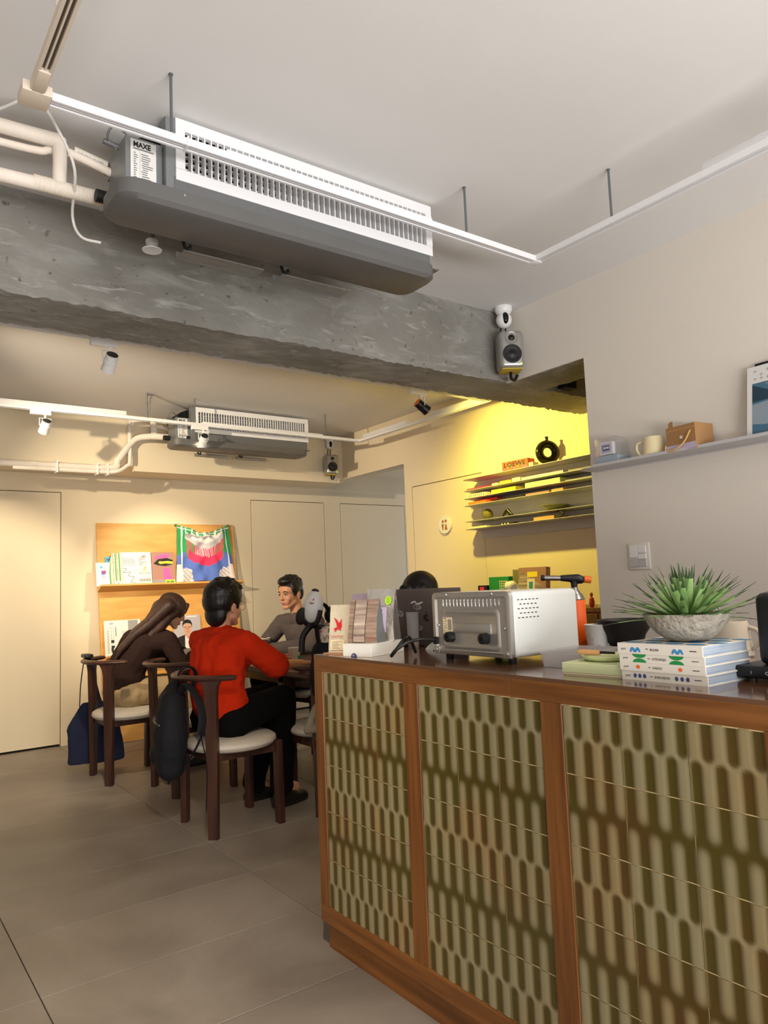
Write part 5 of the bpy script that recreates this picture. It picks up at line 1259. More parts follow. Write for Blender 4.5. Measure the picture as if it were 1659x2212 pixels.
leaner('brown_zine', 2.213, ZS, .21, .295, 'p_brown', 'brown zine with pink, black and yellow shapes and a lime sticker', 'magazine',
       [([(.015, .19), (.05, .175), (.12, .165), (.19, .18), (.195, .22), (.14, .24), (.06, .23)], 'p_black', 2), ([(.02, .225), (.05, .235), (.10, .235), (.16, .25), (.17, .27), (.12, .28), (.07, .265), (.03, .245)], 'p_pink', 3), ([(.06, .195), (.08, .185), (.12, .19), (.19, .185), (.195, .205), (.15, .212), (.10, .208), (.07, .21)], 'p_yellow', 4), (rect(0, 0, .21, .045), 'p_grey', 2), ([(.03, .045), (.10, .05), (.10, .14), (.12, .15), (.16, .145), (.16, .10), (.18, .05), (.19, .045)], 'p_pink', 3), ([(.09, .14), (.075, .16), (.10, .165)], 'p_brown', 3), (rect(.115, .0, .20, .04), 'p_lime', 4), (rect(.125, .010, .15, .03), 'p_wgreen', 5), (rect(.16, .010, .19, .03), 'p_wgreen', 5)], dp=.006, dy=-.05)
# hanging scarf
sf = thing('printed_scarf', tuple(bpt(2.44, -.015, 1.325)), 'silky scarf in green, white, pink and blue draped on the board corner', 'scarf'); sf.rotation_euler = (-lean, 0, 0)
def scarf_colour(u, v):
    # u 0..1 across, v 0 bottom .. 1 top, print follows the cloth
    if abs(u - .085) < .013 or abs(u - .915) < .013 or abs(v - .965) < .010: return 'scarf_white'
    c = abs(u - .5); zg = .018 * math.sin(u * 50) + .012 * math.sin(u * 23 + 1)
    if c > .415: return 'scarf_green' if v > .46 else ('scarf_blue' if v > .30 else 'scarf_white')
    w_ = v - 1.5 * c * c + zg * .5
    if c > .19 + .35 * v + zg and v < .24 + zg: return 'scarf_grey' if int((u + v) * 37) % 3 else 'scarf_white'
    if w_ < .27: return 'scarf_blue'
    if c > .33 + zg and v < .52: return 'scarf_blue'
    if c > .36 - .12 * max(0, .75 - v): return 'scarf_green'
    if w_ < .43 and c < .31: return 'scarf_pink'
    if w_ < .60: return ('scarf_pink' if int(u * 62) % 2 == 0 else ('scarf_grey' if c < .2 else 'scarf_green'))
    if v > .90 + zg: return 'scarf_green' if int(u * 26) % 3 else 'scarf_white'
    if .82 + zg < v < .88 and u < .62: return 'p_grey'
    return 'scarf_white' if (w_ > .72) else 'scarf_grey'
NU, NV = 72, 60; W_, H_ = .54, .53
keys = ['scarf_green', 'scarf_white', 'scarf_grey', 'scarf_pink', 'scarf_blue', 'p_grey']
bm = NB(); g = []
for j in range(NV + 1):
    v = j / NV; row = []
    for i in range(NU + 1):
        u = i / NU; c = math.sin(PI * u)
        sag = .075 * v ** 3 * c ** 1.4
        x = .01 + (u * (W_ + .035 * (1 - v)) - .018 * (1 - v)) - .04 * v * (u - .5)
        dep = 1.5 * (.014 * math.sin(9 * (v + .55 * abs(u - .5) * 2) * PI * .55) * c * (.4 + .6 * v) + .010 * math.sin(u * 21 + v * 3) * (1 - v * .5) + .026 * c)
        row.append(bm.verts.new((x, -.012 - abs(dep) - .004, H_ * v - sag)))
    g.append(row)
for j in range(NV):
    for i in range(NU):
        f = bm.faces.new((g[j][i], g[j][i + 1], g[j + 1][i + 1], g[j + 1][i])); f.material_index = keys.index(scarf_colour((i + .5) / NU, (j + .5) / NV))
me = bpy.data.meshes.new('cloth'); bm.to_mesh(me); bm.free(); me.polygons.foreach_set('use_smooth', [True] * len(me.polygons)); link('cloth', me, keys, sf)
for x in (.015, .53):
    bm = NB(); box(bm, (x, -.020, H_ - .004), (x + .014, .035, H_ + .012), .002); obj('clip', bm, 'p_wgreen', sf, False)
# lower ledge
ZS2 = .713
ns = [(rect(.004, .004, .155, .30), 'label_white', 1), (rect(.16, .004, .30, .30), 'label_white', 1), (rect(.20, .15, .285, .30), 'p_grey', 2), (rect(.225, .18, .27, .22), 'ink_grey', 3)]
for k in range(14): ns.append((rect(.02, .03 + .014 * k, .038, .036 + .014 * k), 'p_grey', 2))
for k in range(5): ns.append((rect(.055, .12 + .028 * k, .058, .14 + .028 * k), 'ink_grey', 2)); ns.append((rect(.072, .12 + .028 * k, .074, .14 + .028 * k), 'ink_grey', 2))
ns += [(rect(.052, .115, .078, .14), 'ink', 3), ([(.055, .03), (.085, .03), (.07, .06), (.085, .09), (.055, .095), (.05, .06)], 'ink', 3), (circ(.082, .06, .012, 14), 'label_white', 4), (rect(.045, .275, .075, .282), 'ink_grey', 2), (rect(.09, .17, .10, .25), 'p_grey', 2), (rect(.14, .19, .185, .192), 'ink_grey', 3), (rect(.14, .2, .185, .202), 'ink_grey', 3), (rect(.14, .21, .185, .212), 'ink_grey', 3)]
leaner('newspaper', 1.785, ZS2, .305, .305, 'paper', 'pale newspaper spread standing on the lower ledge of the board', 'newspaper', ns, dp=.005, dy=-.04)
pz = [(rect(0, 0, .25, .315), 'scarf_grey', 1), ([(.0, .0), (.25, .0), (.25, .10), (.20, .125), (.155, .14), (.10, .14), (.05, .125), (.0, .10)], 'p_black', 2), ([(.09, .0), (.155, .0), (.155, .135), (.125, .10), (.098, .135)], 'label_white', 3), ([(.10, .13), (.125, .105), (.15, .13), (.15, .165), (.10, .165)], 'p_skin', 3), (circ(.125, .195, .037, 22, ry=.052), 'p_skin', 4), ([(.082, .20), (.080, .24), (.095, .268), (.125, .276), (.155, .268), (.170, .24), (.168, .20), (.160, .232), (.14, .242), (.11, .242), (.09, .232)], 'p_black', 5), (rect(.098, .204, .115, .209), 'p_black', 6), (rect(.135, .204, .152, .209), 'p_black', 6), ([(.121, .20), (.129, .20), (.132, .18), (.118, .18)], 'lip', 6), (rect(.110, .163, .140, .167), 'lip', 6), (rect(.03, .295, .22, .306), 'label_white', 2), (rect(.06, .298, .12, .303), 'ink_grey', 3)]
leaner('portrait_magazine', 2.385, ZS2, .25, .315, 'label_white', 'magazine with a portrait of a man in a black suit on the lower ledge', 'magazine', pz, dp=.006, dy=-.04)

# ================================================================== TABLE, CHAIRS
tbl = thing('dining_table', (2.44, 4.55, 0), 'long dark wooden table where three people sit', 'table')
TX0, TX1, TY0, TY1, TZ = 2.10, 2.80, 3.63, 5.75, .74
bm = NB(); box(bm, (TX0 - 2.44, TY0 - 4.55, TZ - .035), (TX1 - 2.44, TY1 - 4.55, TZ), .008, 3); obj('tabletop', bm, 'table_wood', tbl)
for y in (TY0 + .5, TY1 - .5):
    bm = NB(); box(bm, (-.24, y - 4.55 - .04, 0), (-.16, y - 4.55 + .04, TZ - .035), .004); box(bm, (.16, y - 4.55 - .04, 0), (.24, y - 4.55 + .04, TZ - .035), .004); box(bm, (-.24, y - 4.55 - .035, TZ - .10), (.24, y - 4.55 + .035, TZ - .035), .003); obj('trestle_leg', bm, 'walnut', tbl)
bm = NB(); box(bm, (-.03, TY0 + .5 - 4.55, TZ - .16), (.03, TY1 - .5 - 4.55, TZ - .10), .003); obj('stretcher', bm, 'walnut', tbl)

def armchair():
    """round-backed armchair facing +x; round rail on two rear legs, padded round seat"""
    t = thing('armchair', (0, 0, 0), 'x', 'chair', 'dark wooden armchairs at the table')
    n = 33; pts = []; rad = []
    for k in range(n):
        a = math.radians(112 + 136 * k / (n - 1) - 0) if False else math.radians(108 + 144 * k / (n - 1))
        pts.append((.285 * math.cos(a), .285 * math.sin(a), .785)); rad.append(.021 if 0 < k < n - 1 else .014)
    bm = NB(); tube(bm, pts, rad, 12, True, (1.15, .72)); obj('back_rail', bm, 'walnut_h', t)
    for s in (-1, 1):
        bm = NB(); prof = []
        # board leg: flares inwards into the rail at its top
        zz = [0, .40, .60, .70, .745, .775]; ww = [.026, .031, .032, .034, .042, .060]
        ax = V((-.185, .19 * s, 0)); rad_d = V((-.7, .714 * s, 0)).normalized(); tan = V((rad_d.y, -rad_d.x, 0)) * (-s)
        rows = []
        for z, w2 in zip(zz, ww):
            c = ax + rad_d * (.012 * max(0, (z - .45) / .33)) + V((0, 0, z)); th = .017
            rows.append([bm.verts.new(c + tan * (w2 if z > .69 else min(w2, .033)) * q[0] * (.9 if q[0] < 0 else 1) + rad_d * th * q[1]) for q in ((-1, -1), (1, -1), (1, 1), (-1, 1))])
        for a, b in zip(rows, rows[1:]):
            for i in range(4): bm.faces.new((a[i], a[(i + 1) % 4], b[(i + 1) % 4], b[i]))
        bm.faces.new(rows[0][::-1]); bm.faces.new(rows[-1])
        bmesh.ops.bevel(bm, geom=[e for e in bm.edges if abs((e.verts[0].co - e.verts[1].co).z) > .02], offset=.004, segments=2, affect='EDGES')
        obj('rear_leg', bm, 'walnut', t)
        bm = NB(); box(bm, (.185 - .018, .185 * s - .026, 0), (.185 + .018, .185 * s + .026, .425), .004); 
        for v in bm.verts:
            if v.co.z > .4: v.co.y -= .012 * s
        obj('front_leg', bm, 'walnut', t)
    bm = NB(); lathe(bm, [(0, .402), (.214, .400), (.232, .409), (.240, .424), (.236, .440), (.215, .453), (.15, .460), (0, .462)], 44); obj('seat', bm, 'seat_cloth', t)
    bm = NB(); box(bm, (-.185, -.20, .360), (-.155, .20, .402), .004); box(bm, (.168, -.18, .366), (.196, .18, .402), .004)
    prism(bm, [(-.19, .0), (.19, .0), (.19, .036), (.06, .04), (-.19, .04)], (0, -.165, .362), (1, 0, 0), (0, 0, 1), -.026); prism(bm, [(-.19, .0), (.19, .0), (.19, .036), (.06, .04), (-.19, .04)], (0, .19, .362), (1, 0, 0), (0, 0, 1), -.026)
    obj('seat_frame', bm, 'walnut', t, False)
    return t
ch0 = armchair()
chairs = [((1.70, 3.768, 0), 0, 'dark wooden armchair nearest to us, black backpack hung on it, red-sweater man seated'), ((1.825, 4.615, 0), 0, 'empty dark wooden armchair between the red-sweater man and the long-haired woman'), ((1.605, 5.215, 0), 0, 'dark wooden armchair in which the long-haired woman sits, navy tote on its rail'), ((2.28, 3.70, 0), 90, 'dark wooden armchair at the table head, half hidden by the tiled counter'), ((2.98, 5.02, 0), 190, 'dark wooden armchair under the man in grey across the table')]
for k, (loc, rz, lab) in enumerate(chairs):
    c = ch0 if k == 0 else copy_tree(ch0)
    c.location = loc; c.rotation_euler = (0, 0, math.radians(rz)); c['label'] = lab

# ================================================================== BAGS, CUPS
bk_ = thing('backpack', (1.392, 3.805, .305), 'black backpack hanging on the back of the nearest armchair', 'backpack'); bk_.rotation_euler = (0, 0, math.radians(-20)); bk_.scale = (1, 1.2, 1.04)
b = NB(); cone(b, (-.01, -.08, .06), .075, (-.01, .08, .06), .075); cone(b, (-.01, -.09, .20), .085, (-.01, .09, .20), .085); cone(b, (.0, -.06, .345), .062, (.0, .06, .345), .062); cone(b, (.01, 0, .40), .04, (0, 0, .33), .07); cone(b, (-.065, -.05, .10), .05, (-.065, .05, .10), .05)
cone(b, (-.01, -.08, .06), .075, (-.01, -.09, .20), .085); cone(b, (-.01, .08, .06), .075, (-.01, .09, .20), .085); cone(b, (-.01, .09, .20), .085, (0, .06, .345), .062); cone(b, (-.01, -.09, .20), .085, (0, -.06, .345), .062); cone(b, (-.01, 0, .06), .075, (0, 0, .34), .07)
remesh('bag_body', b, .009, 'bag_black', bk_, 6, .007, 9)
bm = NB(); tube(bm, smooth_path([(-.060, -.135, .255), (-.088, -.06, .262), (-.088, .06, .262), (-.058, .135, .255)], 6), .005, 6); obj('zipper', bm, 'ink_grey', bk_)
bm = NB(); tube(bm, smooth_path([(.02, -.03, .42), (.04, -.032, .49), (.09, -.02, .508), (.12, -.0, .47), (.10, .01, .38)], 6), .016, 10, True, (1, .35)); obj('carry_loop', bm, 'bag_black', bk_)
bm = NB(); tube(bm, smooth_path([(.045, -.09, .40), (.07, -.14, .44), (.12, -.20, .38), (.14, -.24, .30), (.13, -.25, .22)], 6), .024, 10, True, (1, .25)); obj('shoulder_strap', bm, 'bag_black', bk_)
bm = NB(); tube(bm, smooth_path([(.13, -.25, .22), (.155, -.275, .08), (.15, -.272, -.12)], 5), .009, 8, True, (1, .3)); tube(bm, smooth_path([(.05, -.14, .05), (.10, -.22, .14), (.145, -.268, .24)], 5), .008, 8, True, (1, .3)); tube(bm, smooth_path([(-.02, -.05, .0), (-.02, -.07, -.035)], 3), .008, 8, True, (1, .4)); obj('strap_webbing', bm, 'bag_black', bk_)
bm = NB(); prism(bm, [(-.03, 0), (.03, 0), (.03, .012), (-.03, .012)], (-.103, -.02, .30), R_Y, U_Z, .002); obj('loop_tab', bm, 'dark', bk_, False)

tt = thing('tote_bag', (1.47, 5.56, .05), 'navy canvas tote bag hanging from the long-haired woman\'s armchair', 'bag'); tt.rotation_euler = (0, 0, math.radians(-12))
b = NB(); bm = b; rows = []
for j in range(15):
    f = j / 14; hw = .190 - .03 * f - (.085 * max(0, f - .62) / .38); d = .045 * (1 - f * .75) + .004; row = []
    for k in range(20):
        a = 2 * PI * k / 20; cx_ = math.cos(a); sx_ = math.sin(a)
        row.append(b.verts.new(((1 if cx_ > 0 else -1) * abs(cx_) ** .35 * hw + .012 * math.sin(f * 5 + 1), (1 if sx_ > 0 else -1) * abs(sx_) ** .8 * d, f * .42 + .012 * cx_ ** 2 * (f < .1))))
    rows.append(row)
for a, c in zip(rows, rows[1:]):
    for i in range(20): b.faces.new((a[i], a[(i + 1) % 20], c[(i + 1) % 20], c[i]))
b.faces.new(rows[0][::-1]); b.faces.new(rows[-1])
remesh('canvas', b, .009, 'navy', tt, 3, .006, 8)
bm = NB()
for y in (-.012, .012): tube(bm, smooth_path([(-.10, y, .40), (-.095, y - .05, .55), (-.08, y - .13, .70), (-.065, -.18, .765), (-.04, y - .20, .72), (.0, y - .08, .55), (.04, y, .40)], 6), .013, 8, True, (1, .25))
obj('handle', bm, 'navy', tt)
bm = NB(); box(bm, (.10, -.052, .285), (.16, -.046, .30), .002); obj('snap_tab', bm, 'ink_grey', tt, False)
# black pouch on the rail of that chair
bm = NB(); box(bm, (1.338, 5.30, .800), (1.395, 5.42, .828), .01, 3); tag(obj('black_wrap', bm, 'black_plastic'), 'small black folded strap lying on the rail of the long-haired woman\'s chair', 'strap')
# black bag on the head chair and the white egg-shaped gadget
hb_ = thing('black_bag', (2.15, 3.375, .66), 'bulky black bag on the back of the table-head armchair beside the counter', 'bag'); 
b = NB(); cone(b, (-.10, 0, .08), .075, (.12, .0, .08), .08); cone(b, (-.09, .0, .22), .065, (.12, 0, .22), .07); cone(b, (-.10, 0, .08), .075, (-.09, 0, .22), .065); cone(b, (.12, 0, .08), .08, (.12, 0, .22), .07); cone(b, (.0, 0, .1), .09, (0, 0, .24), .07); cone(b, (-.12, 0, .03), .05, (.10, 0, .03), .06)
remesh('bag_body', b, .010, 'bag_black', hb_, 5, .006, 9)
bm = NB(); tube(bm, smooth_path([(-.14, -.045, .16), (-.09, -.075, .185), (-.02, -.085, .19)], 5), .004, 6); obj('zipper', bm, 'ink_grey', hb_)
bm = NB(); tube(bm, smooth_path([(-.12, -.01, .22), (-.135, -.01, .31), (-.13, 0, .40), (-.10, 0, .47), (-.06, 0, .44), (-.05, 0, .34), (-.03, 0, .27)], 6), .020, 10, True, (1, .35)); obj('strap', bm, 'bag_black', hb_)
eg = thing('white_egg_device', (2.005, 3.385, 1.118), 'glossy white egg-shaped device in a black cradle above the black bag', 'device'); eg.rotation_euler = (0, math.radians(10), math.radians(-30))
bm = NB(); lathe(bm, [(0, -.088), (.025, -.082), (.043, -.06), (.053, -.028), (.055, 0), (.051, .03), (.040, .058), (.022, .080), (.010, .088), (0, .090)], 36); obj('shell', bm, 'white_plastic', eg)
bm = NB(); lathe(bm, [(.020, .082), (.019, .090), (.008, .096), (0, .097)], 20); obj('cap', bm, 'black_plastic', eg)
bm = NB()
for k in range(3):
    a = math.radians(-150 + 100 * k); d = V((math.cos(a), math.sin(a), 0))
    tube(bm, smooth_path([V((0, 0, -.095)), d * .045 + V((0, 0, -.08)), d * .060 + V((0, 0, -.045)), d * .062 + V((0, 0, -.01))], 5), [.013] * 15 + [.009], 10) 
lathe(bm, [(.03, -.105), (.035, -.09), (.02, -.08)], 20); tube(bm, smooth_path([(0, 0, -.098), (.08, .03, -.10), (.15, .05, -.08)], 5), .014, 10); tube(bm, smooth_path([(0, 0, -.10), (-.03, .0, -.16), (-.025, 0, -.24)], 5), .017, 10); ell(bm, (-.055, .03, -.06), (.03, .03, .045)); ell(bm, (.115, .05, -.03), (.05, .04, .05))
obj('cradle', bm, 'black_plastic', eg)
decal('emblem', eg, (-.012, -.0560, .028), (1, -.0, 0), (0, .35, 1), [([(0, .006), (.006, .012), (.008, .020), (.012, .012), (.010, .006)], 'p_red', 3)])
decal('mark', eg, (-.024, -.0562, .016), (1, 0, 0), (0, .3, 1), [([(0, .004), (.010, .008), (.020, .006), (.028, .009), (.024, .0), (.012, -.002)], 'lip', 3)])
sc2 = NB(); cone(sc2, (2.08, 3.38, .955), .055, (2.24, 3.36, .96), .06); cone(sc2, (2.14, 3.38, 1.03), .045, (2.24, 3.36, 1.02), .05); cone(sc2, (2.08, 3.38, .955), .055, (2.16, 3.38, 1.04), .04)
mat('floral', (214, 196, 176), .85)
def floral():
    m = M('floral'); nt = m.node_tree; b = nt.nodes['Principled BSDF']; tc = nt.nodes.new('ShaderNodeTexCoord')
    n = nt.nodes.new('ShaderNodeTexNoise'); n.inputs['Scale'].default_value = 13; n.inputs['Detail'].default_value = 1.5; n.inputs['Distortion'].default_value = 1.8; nt.links.new(tc.outputs['Object'], n.inputs['Vector'])
    r = nt.nodes.new('ShaderNodeValToRGB'); r.color_ramp.interpolation = 'CONSTANT'; e = r.color_ramp.elements
    for p, c in ((0, (150, 110, 90)), (.38, (120, 122, 92)), (.44, (222, 206, 184)), (.58, (196, 110, 110)), (.64, (226, 214, 196))):
        x = e[0] if p == 0 else e.new(p); x.position = p; x.color = (*lin(c), 1)
    nt.links.new(n.outputs[0], r.inputs[0]); nt.links.new(r.outputs[0], b.inputs['Base Color'])
floral()
tag(remesh('patterned_cloth', sc2, .010, 'floral', None, 4, .012, 14), 'crumpled flower-patterned cloth on top of the black bag', 'cloth')
gc = thing('grey_cloth', (2.10, 3.60, .445), 'grey cloth draped over the seat of the table-head armchair', 'cloth')
b = NB(); cone(b, (-.085, -.10, .018), .022, (.12, -.14, .018), .022); cone(b, (.02, -.08, .20), .022, (.16, -.10, .22), .022); cone(b, (-.085, -.10, .018), .022, (.02, -.08, .20), .022); cone(b, (.12, -.14, .018), .022, (.16, -.10, .22), .022); cone(b, (-.03, -.09, .1), .025, (.14, -.12, .12), .025); cone(b, (0, -.1, .03), .03, (.08, -.1, .19), .03)
remesh('cloth', b, .009, 'grey_cloth', gc, 3)
def paper_cup(x, y, lab):
    t = thing('paper_cup', (x, y, TZ), lab, 'cup', 'takeaway cups on the table')
    bm = NB(); lathe(bm, [(0, .002), (.028, 0), (.0285, .002), (.040, .104), (.042, .106), (.040, .108), (.038, .104), (.027, .005), (0, .005)], 30); cu = obj('cup_body', bm, 'cup_paper', t)
    bm = NB(); prof = [(-.010, -.014), (.014, -.014), (.014, .014), (-.010, .014)]; decal('stamp', cu, (.002, -.0355, .045), (1, 0, 0), (0, -.1, 1), [(rect(.0, -.016, .024, .014), 'p_wgreen', 6)]); bm.free()
    return t
paper_cup(2.64, 5.19, 'plain paper cup standing in front of the man in grey')
paper_cup(2.31, 4.145, 'paper cup with a green stamp standing near the red-sweater man\'s hand')
mgz = thing('open_magazine', (2.02, 5.24, .775), 'open magazine held by the long-haired woman at the table edge', 'magazine'); mgz.rotation_euler = (0, math.radians(-14), math.radians(20))
bm = NB(); g = [[bm.verts.new((-.08 + .16 * j / 4, -.13 + .26 * i / 12, .028 * abs(math.sin(PI * 2 * (i / 12))) * .6)) for i in range(13)] for j in range(5)]
for j in range(4):
    for i in range(12): bm.faces.new((g[j][i], g[j][i + 1], g[j + 1][i + 1], g[j + 1][i]))
bmesh.ops.solidify(bm, geom=bm.faces[:], thickness=.004); obj('pages', bm, 'scarf_white', mgz)

# ================================================================== PEOPLE
def head_shape(bm, Rm, c, s=1.0, jaw=1.0):
    """adds skull, face, nose, lips, ears, chin; Rm = head axes (x right, y forward, z up)"""
    def P(x, y, z): return V(c) + Rm @ V((x * s, y * s, z * s))
    m = Rm
    def E(p, r): ell(bm, P(*p), tuple(k * s for k in r), 18, 12, m)
    def C(a, ra, b, rb): cone(bm, P(*a), ra * s, P(*b), rb * s)
    E((0, -.012, .038), (.074, .094, .080)); E((0, .030, -.022), (.060 * jaw, .062, .078)); E((0, .02, .03), (.070, .075, .06))
    C((-.045, .02, -.062), .018 * jaw, (-.012, .070, -.096), .016); C((.045, .02, -.062), .018 * jaw, (.012, .070, -.096), .016); C((-.012, .072, -.094), .017, (.012, .072, -.094), .017)
    C((-.036, .064, -.028), .021, (-.02, .066, -.06), .02); C((.036, .064, -.028), .021, (.02, .066, -.06), .02)
    C((-.034, .080, .020), .010, (-.010, .086, .018), .009); C((.034, .080, .020), .010, (.010, .086, .018), .009)
    C((0, .088, .012), .008, (0, .106, -.024), .0105); C((-.010, .096, -.028), .0075, (.010, .096, -.028), .0075)
    C((-.018, .086, -.055), .006, (.018, .086, -.055), .006); C((-.015, .085, -.066), .007, (.015, .085, -.066), .007)
    for k in (-1, 1):
        E((k * .076, -.008, -.012), (.009, .020, .032)); E((k * .074, -.002, -.036), (.009, .010, .012))
    return P
def face_details(P, Rm, s, parent, brow='hair_black'):
    for k in (-1, 1):
        bm = NB(); ell(bm, P(k * .031, .0795, .000), (.0125 * s, .008 * s, .0055 * s), 14, 10, Rm); e = obj('eye', bm, 'eye_white', parent)
        bm = NB(); ell(bm, P(k * .031, .0855, -.0002), (.0056 * s, .003 * s, .0052 * s), 12, 8, Rm); obj('iris', bm, 'iris', e)
        bm = NB(); tube(bm, [P(k * .017, .0865, .004), P(k * .031, .0885, .0075), P(k * .045, .080, .003)], [.0016, .0022, .0014], 6); obj('eyelid', bm, brow, e)
        bm = NB(); tube(bm, [P(k * .014, .0925, .022), P(k * .030, .0915, .029), P(k * .050, .078, .022)], [.003, .0038, .002], 6); obj('eyebrow', bm, brow, parent)
    bm = NB(); tube(bm, [P(-.021, .0865, -.0605), P(-.008, .0935, -.058), P(.008, .0935, -.058), P(.021, .0865, -.0605)], [.002, .0038, .0038, .002], 8); tube(bm, [P(-.018, .0875, -.063), P(0, .0935, -.066), P(.018, .0875, -.063)], [.002, .0045, .002], 8); obj('lips', bm, 'lip', parent)
def hand(bm, W, d, n, side, curl=.35, s=1.0, spread=.05, thumb=.7):
    """palm and five fingers; W wrist, d pointing direction, n back-of-hand normal, side=+1 thumb towards d x n"""
    d = V(d).normalized(); n = V(n); n = (n - d * n.dot(d)).normalized(); lat = d.cross(n) * side; W = V(W)
    ks = []
    for i, (o, L) in enumerate(((.027, .92), (.009, 1.0), (-.009, .95), (-.026, .76))):
        kn = W + (d * (.082 - .006 * abs(i - 1)) + lat * o) * s; ks.append(kn)
        cone(bm, W + lat * o * .55 * s, .0125 * s, kn, .0105 * s)
        dd = (d + lat * o * spread * 40 * .2).normalized(); a = 0; p = kn; r = .0090
        for L2, r2 in ((.040, .0084), (.026, .0077), (.020, .0068)):
            a += curl; v = dd * math.cos(a) - n * math.sin(a); q_ = p + v * L2 * L * s; cone(bm, p, r * s, q_, r2 * s); p = q_; r = r2
    cone(bm, W, .019 * s, (ks[1] + ks[2]) / 2 - d * .02 * s, .0135 * s)
    t0 = W + (d * .018 + lat * .020 - n * .004) * s; t1 = t0 + (d * .62 + lat * thumb - n * .2).normalized() * .042 * s; t2 = t1 + (d * .85 + lat * .35 - n * .25).normalized() * .030 * s; t3 = t2 + (d * .95 + lat * .1 - n * .35).normalized() * .022 * s
    cone(bm, t0, .0135 * s, t1, .0105 * s); cone(bm, t1, .0105 * s, t2, .0092 * s); cone(bm, t2, .0092 * s, t3, .0075 * s)
def rotm(yaw, pitch=0, roll=0):
    """head axes: yaw = heading of the face (0 = +x), pitch down positive, roll to own right"""
    base = Matrix.Rotation(yaw - PI / 2, 3, 'Z'); return base @ Matrix.Rotation(-pitch, 3, 'X') @ Matrix.Rotation(roll, 3, 'Y')
def shoe_mesh(bm, ankle, toe_dir, s=1.0, low=0.0):
    a = V(ankle); d = V((toe_dir[0], toe_dir[1], 0)).normalized(); z0 = low
    def p(f, z): return V((a.x + d.x * f, a.y + d.y * f, z0 + z))
    cone(bm, p(-.035, .035), .036 * s, p(.07, .034), .040 * s); cone(bm, p(.07, .034), .040 * s, p(.165, .030), .032 * s); cone(bm, p(-.02, .05), .038 * s, p(-.01, .10), .040 * s); cone(bm, p(0, .07), .042 * s, p(.09, .045), .036 * s)
def short_hair(parent, P, Rm, s, m, seed, length=.02, fringe=True, puff=1.0, nape=0.0):
    bm = NB(); q = puff
    if nape: ell(bm, P(0, -.062, -.012 - nape), (.064 * s * q, .046 * s, .075 * s), 18, 12, Rm); ell(bm, P(0, -.050, .02), (.080 * s * q, .070 * s * q, .085 * s), 18, 12, Rm)
    ell(bm, P(0, -.018, .055), (.083 * s * q, .100 * s * q, .078 * s * q), 20, 14, Rm); ell(bm, P(0, -.060, -.005), (.066 * s * q, .052 * s, .072 * s), 18, 12, Rm)
    ell(bm, P(0, .02, .098), (.066 * s * q, .076 * s, .038 * s * q), 18, 12, Rm)
    for k in (-1, 1):
        ell(bm, P(k * .070, .006, .035), (.016 * s * q, .046 * s, .046 * s), 12, 10, Rm); ell(bm, P(k * .071, .028, .005), (.009 * s, .012 * s, .03 * s), 10, 8, Rm)
    rn = random.Random(seed)
    for k in range(70):
        a = rn.uniform(0, 2 * PI); e = rn.uniform(.25, 1.45)
        d = V((math.cos(a) * math.cos(e), math.sin(a) * math.cos(e), math.sin(e))); 
        if d.y > .75 and d.z < .5: continue
        p = V((d.x * .078 * q, -.016 + d.y * .096 * q, .056 + d.z * .076 * q)); fl = (V((rn.uniform(-.6, .6), .55 if d.z > .3 else -.2, -.45 + d.z * .4)) + d * .45).normalized()
        cone(bm, P(*p), .010 * s, P(*(p + fl * length * rn.uniform(.8, 1.8))), .0035 * s, 8)
    if fringe:
        for k in range(13):
            x = -.062 + .124 * k / 12; cone(bm, P(x, .060 - abs(x) * .35, .098), .012 * s, P(x + rn.uniform(-.008, .012), .086 - abs(x) * .42, .058 - rn.uniform(0, .018)), .004 * s, 8)
    return remesh('hair', bm, .0052, m, parent, 2)

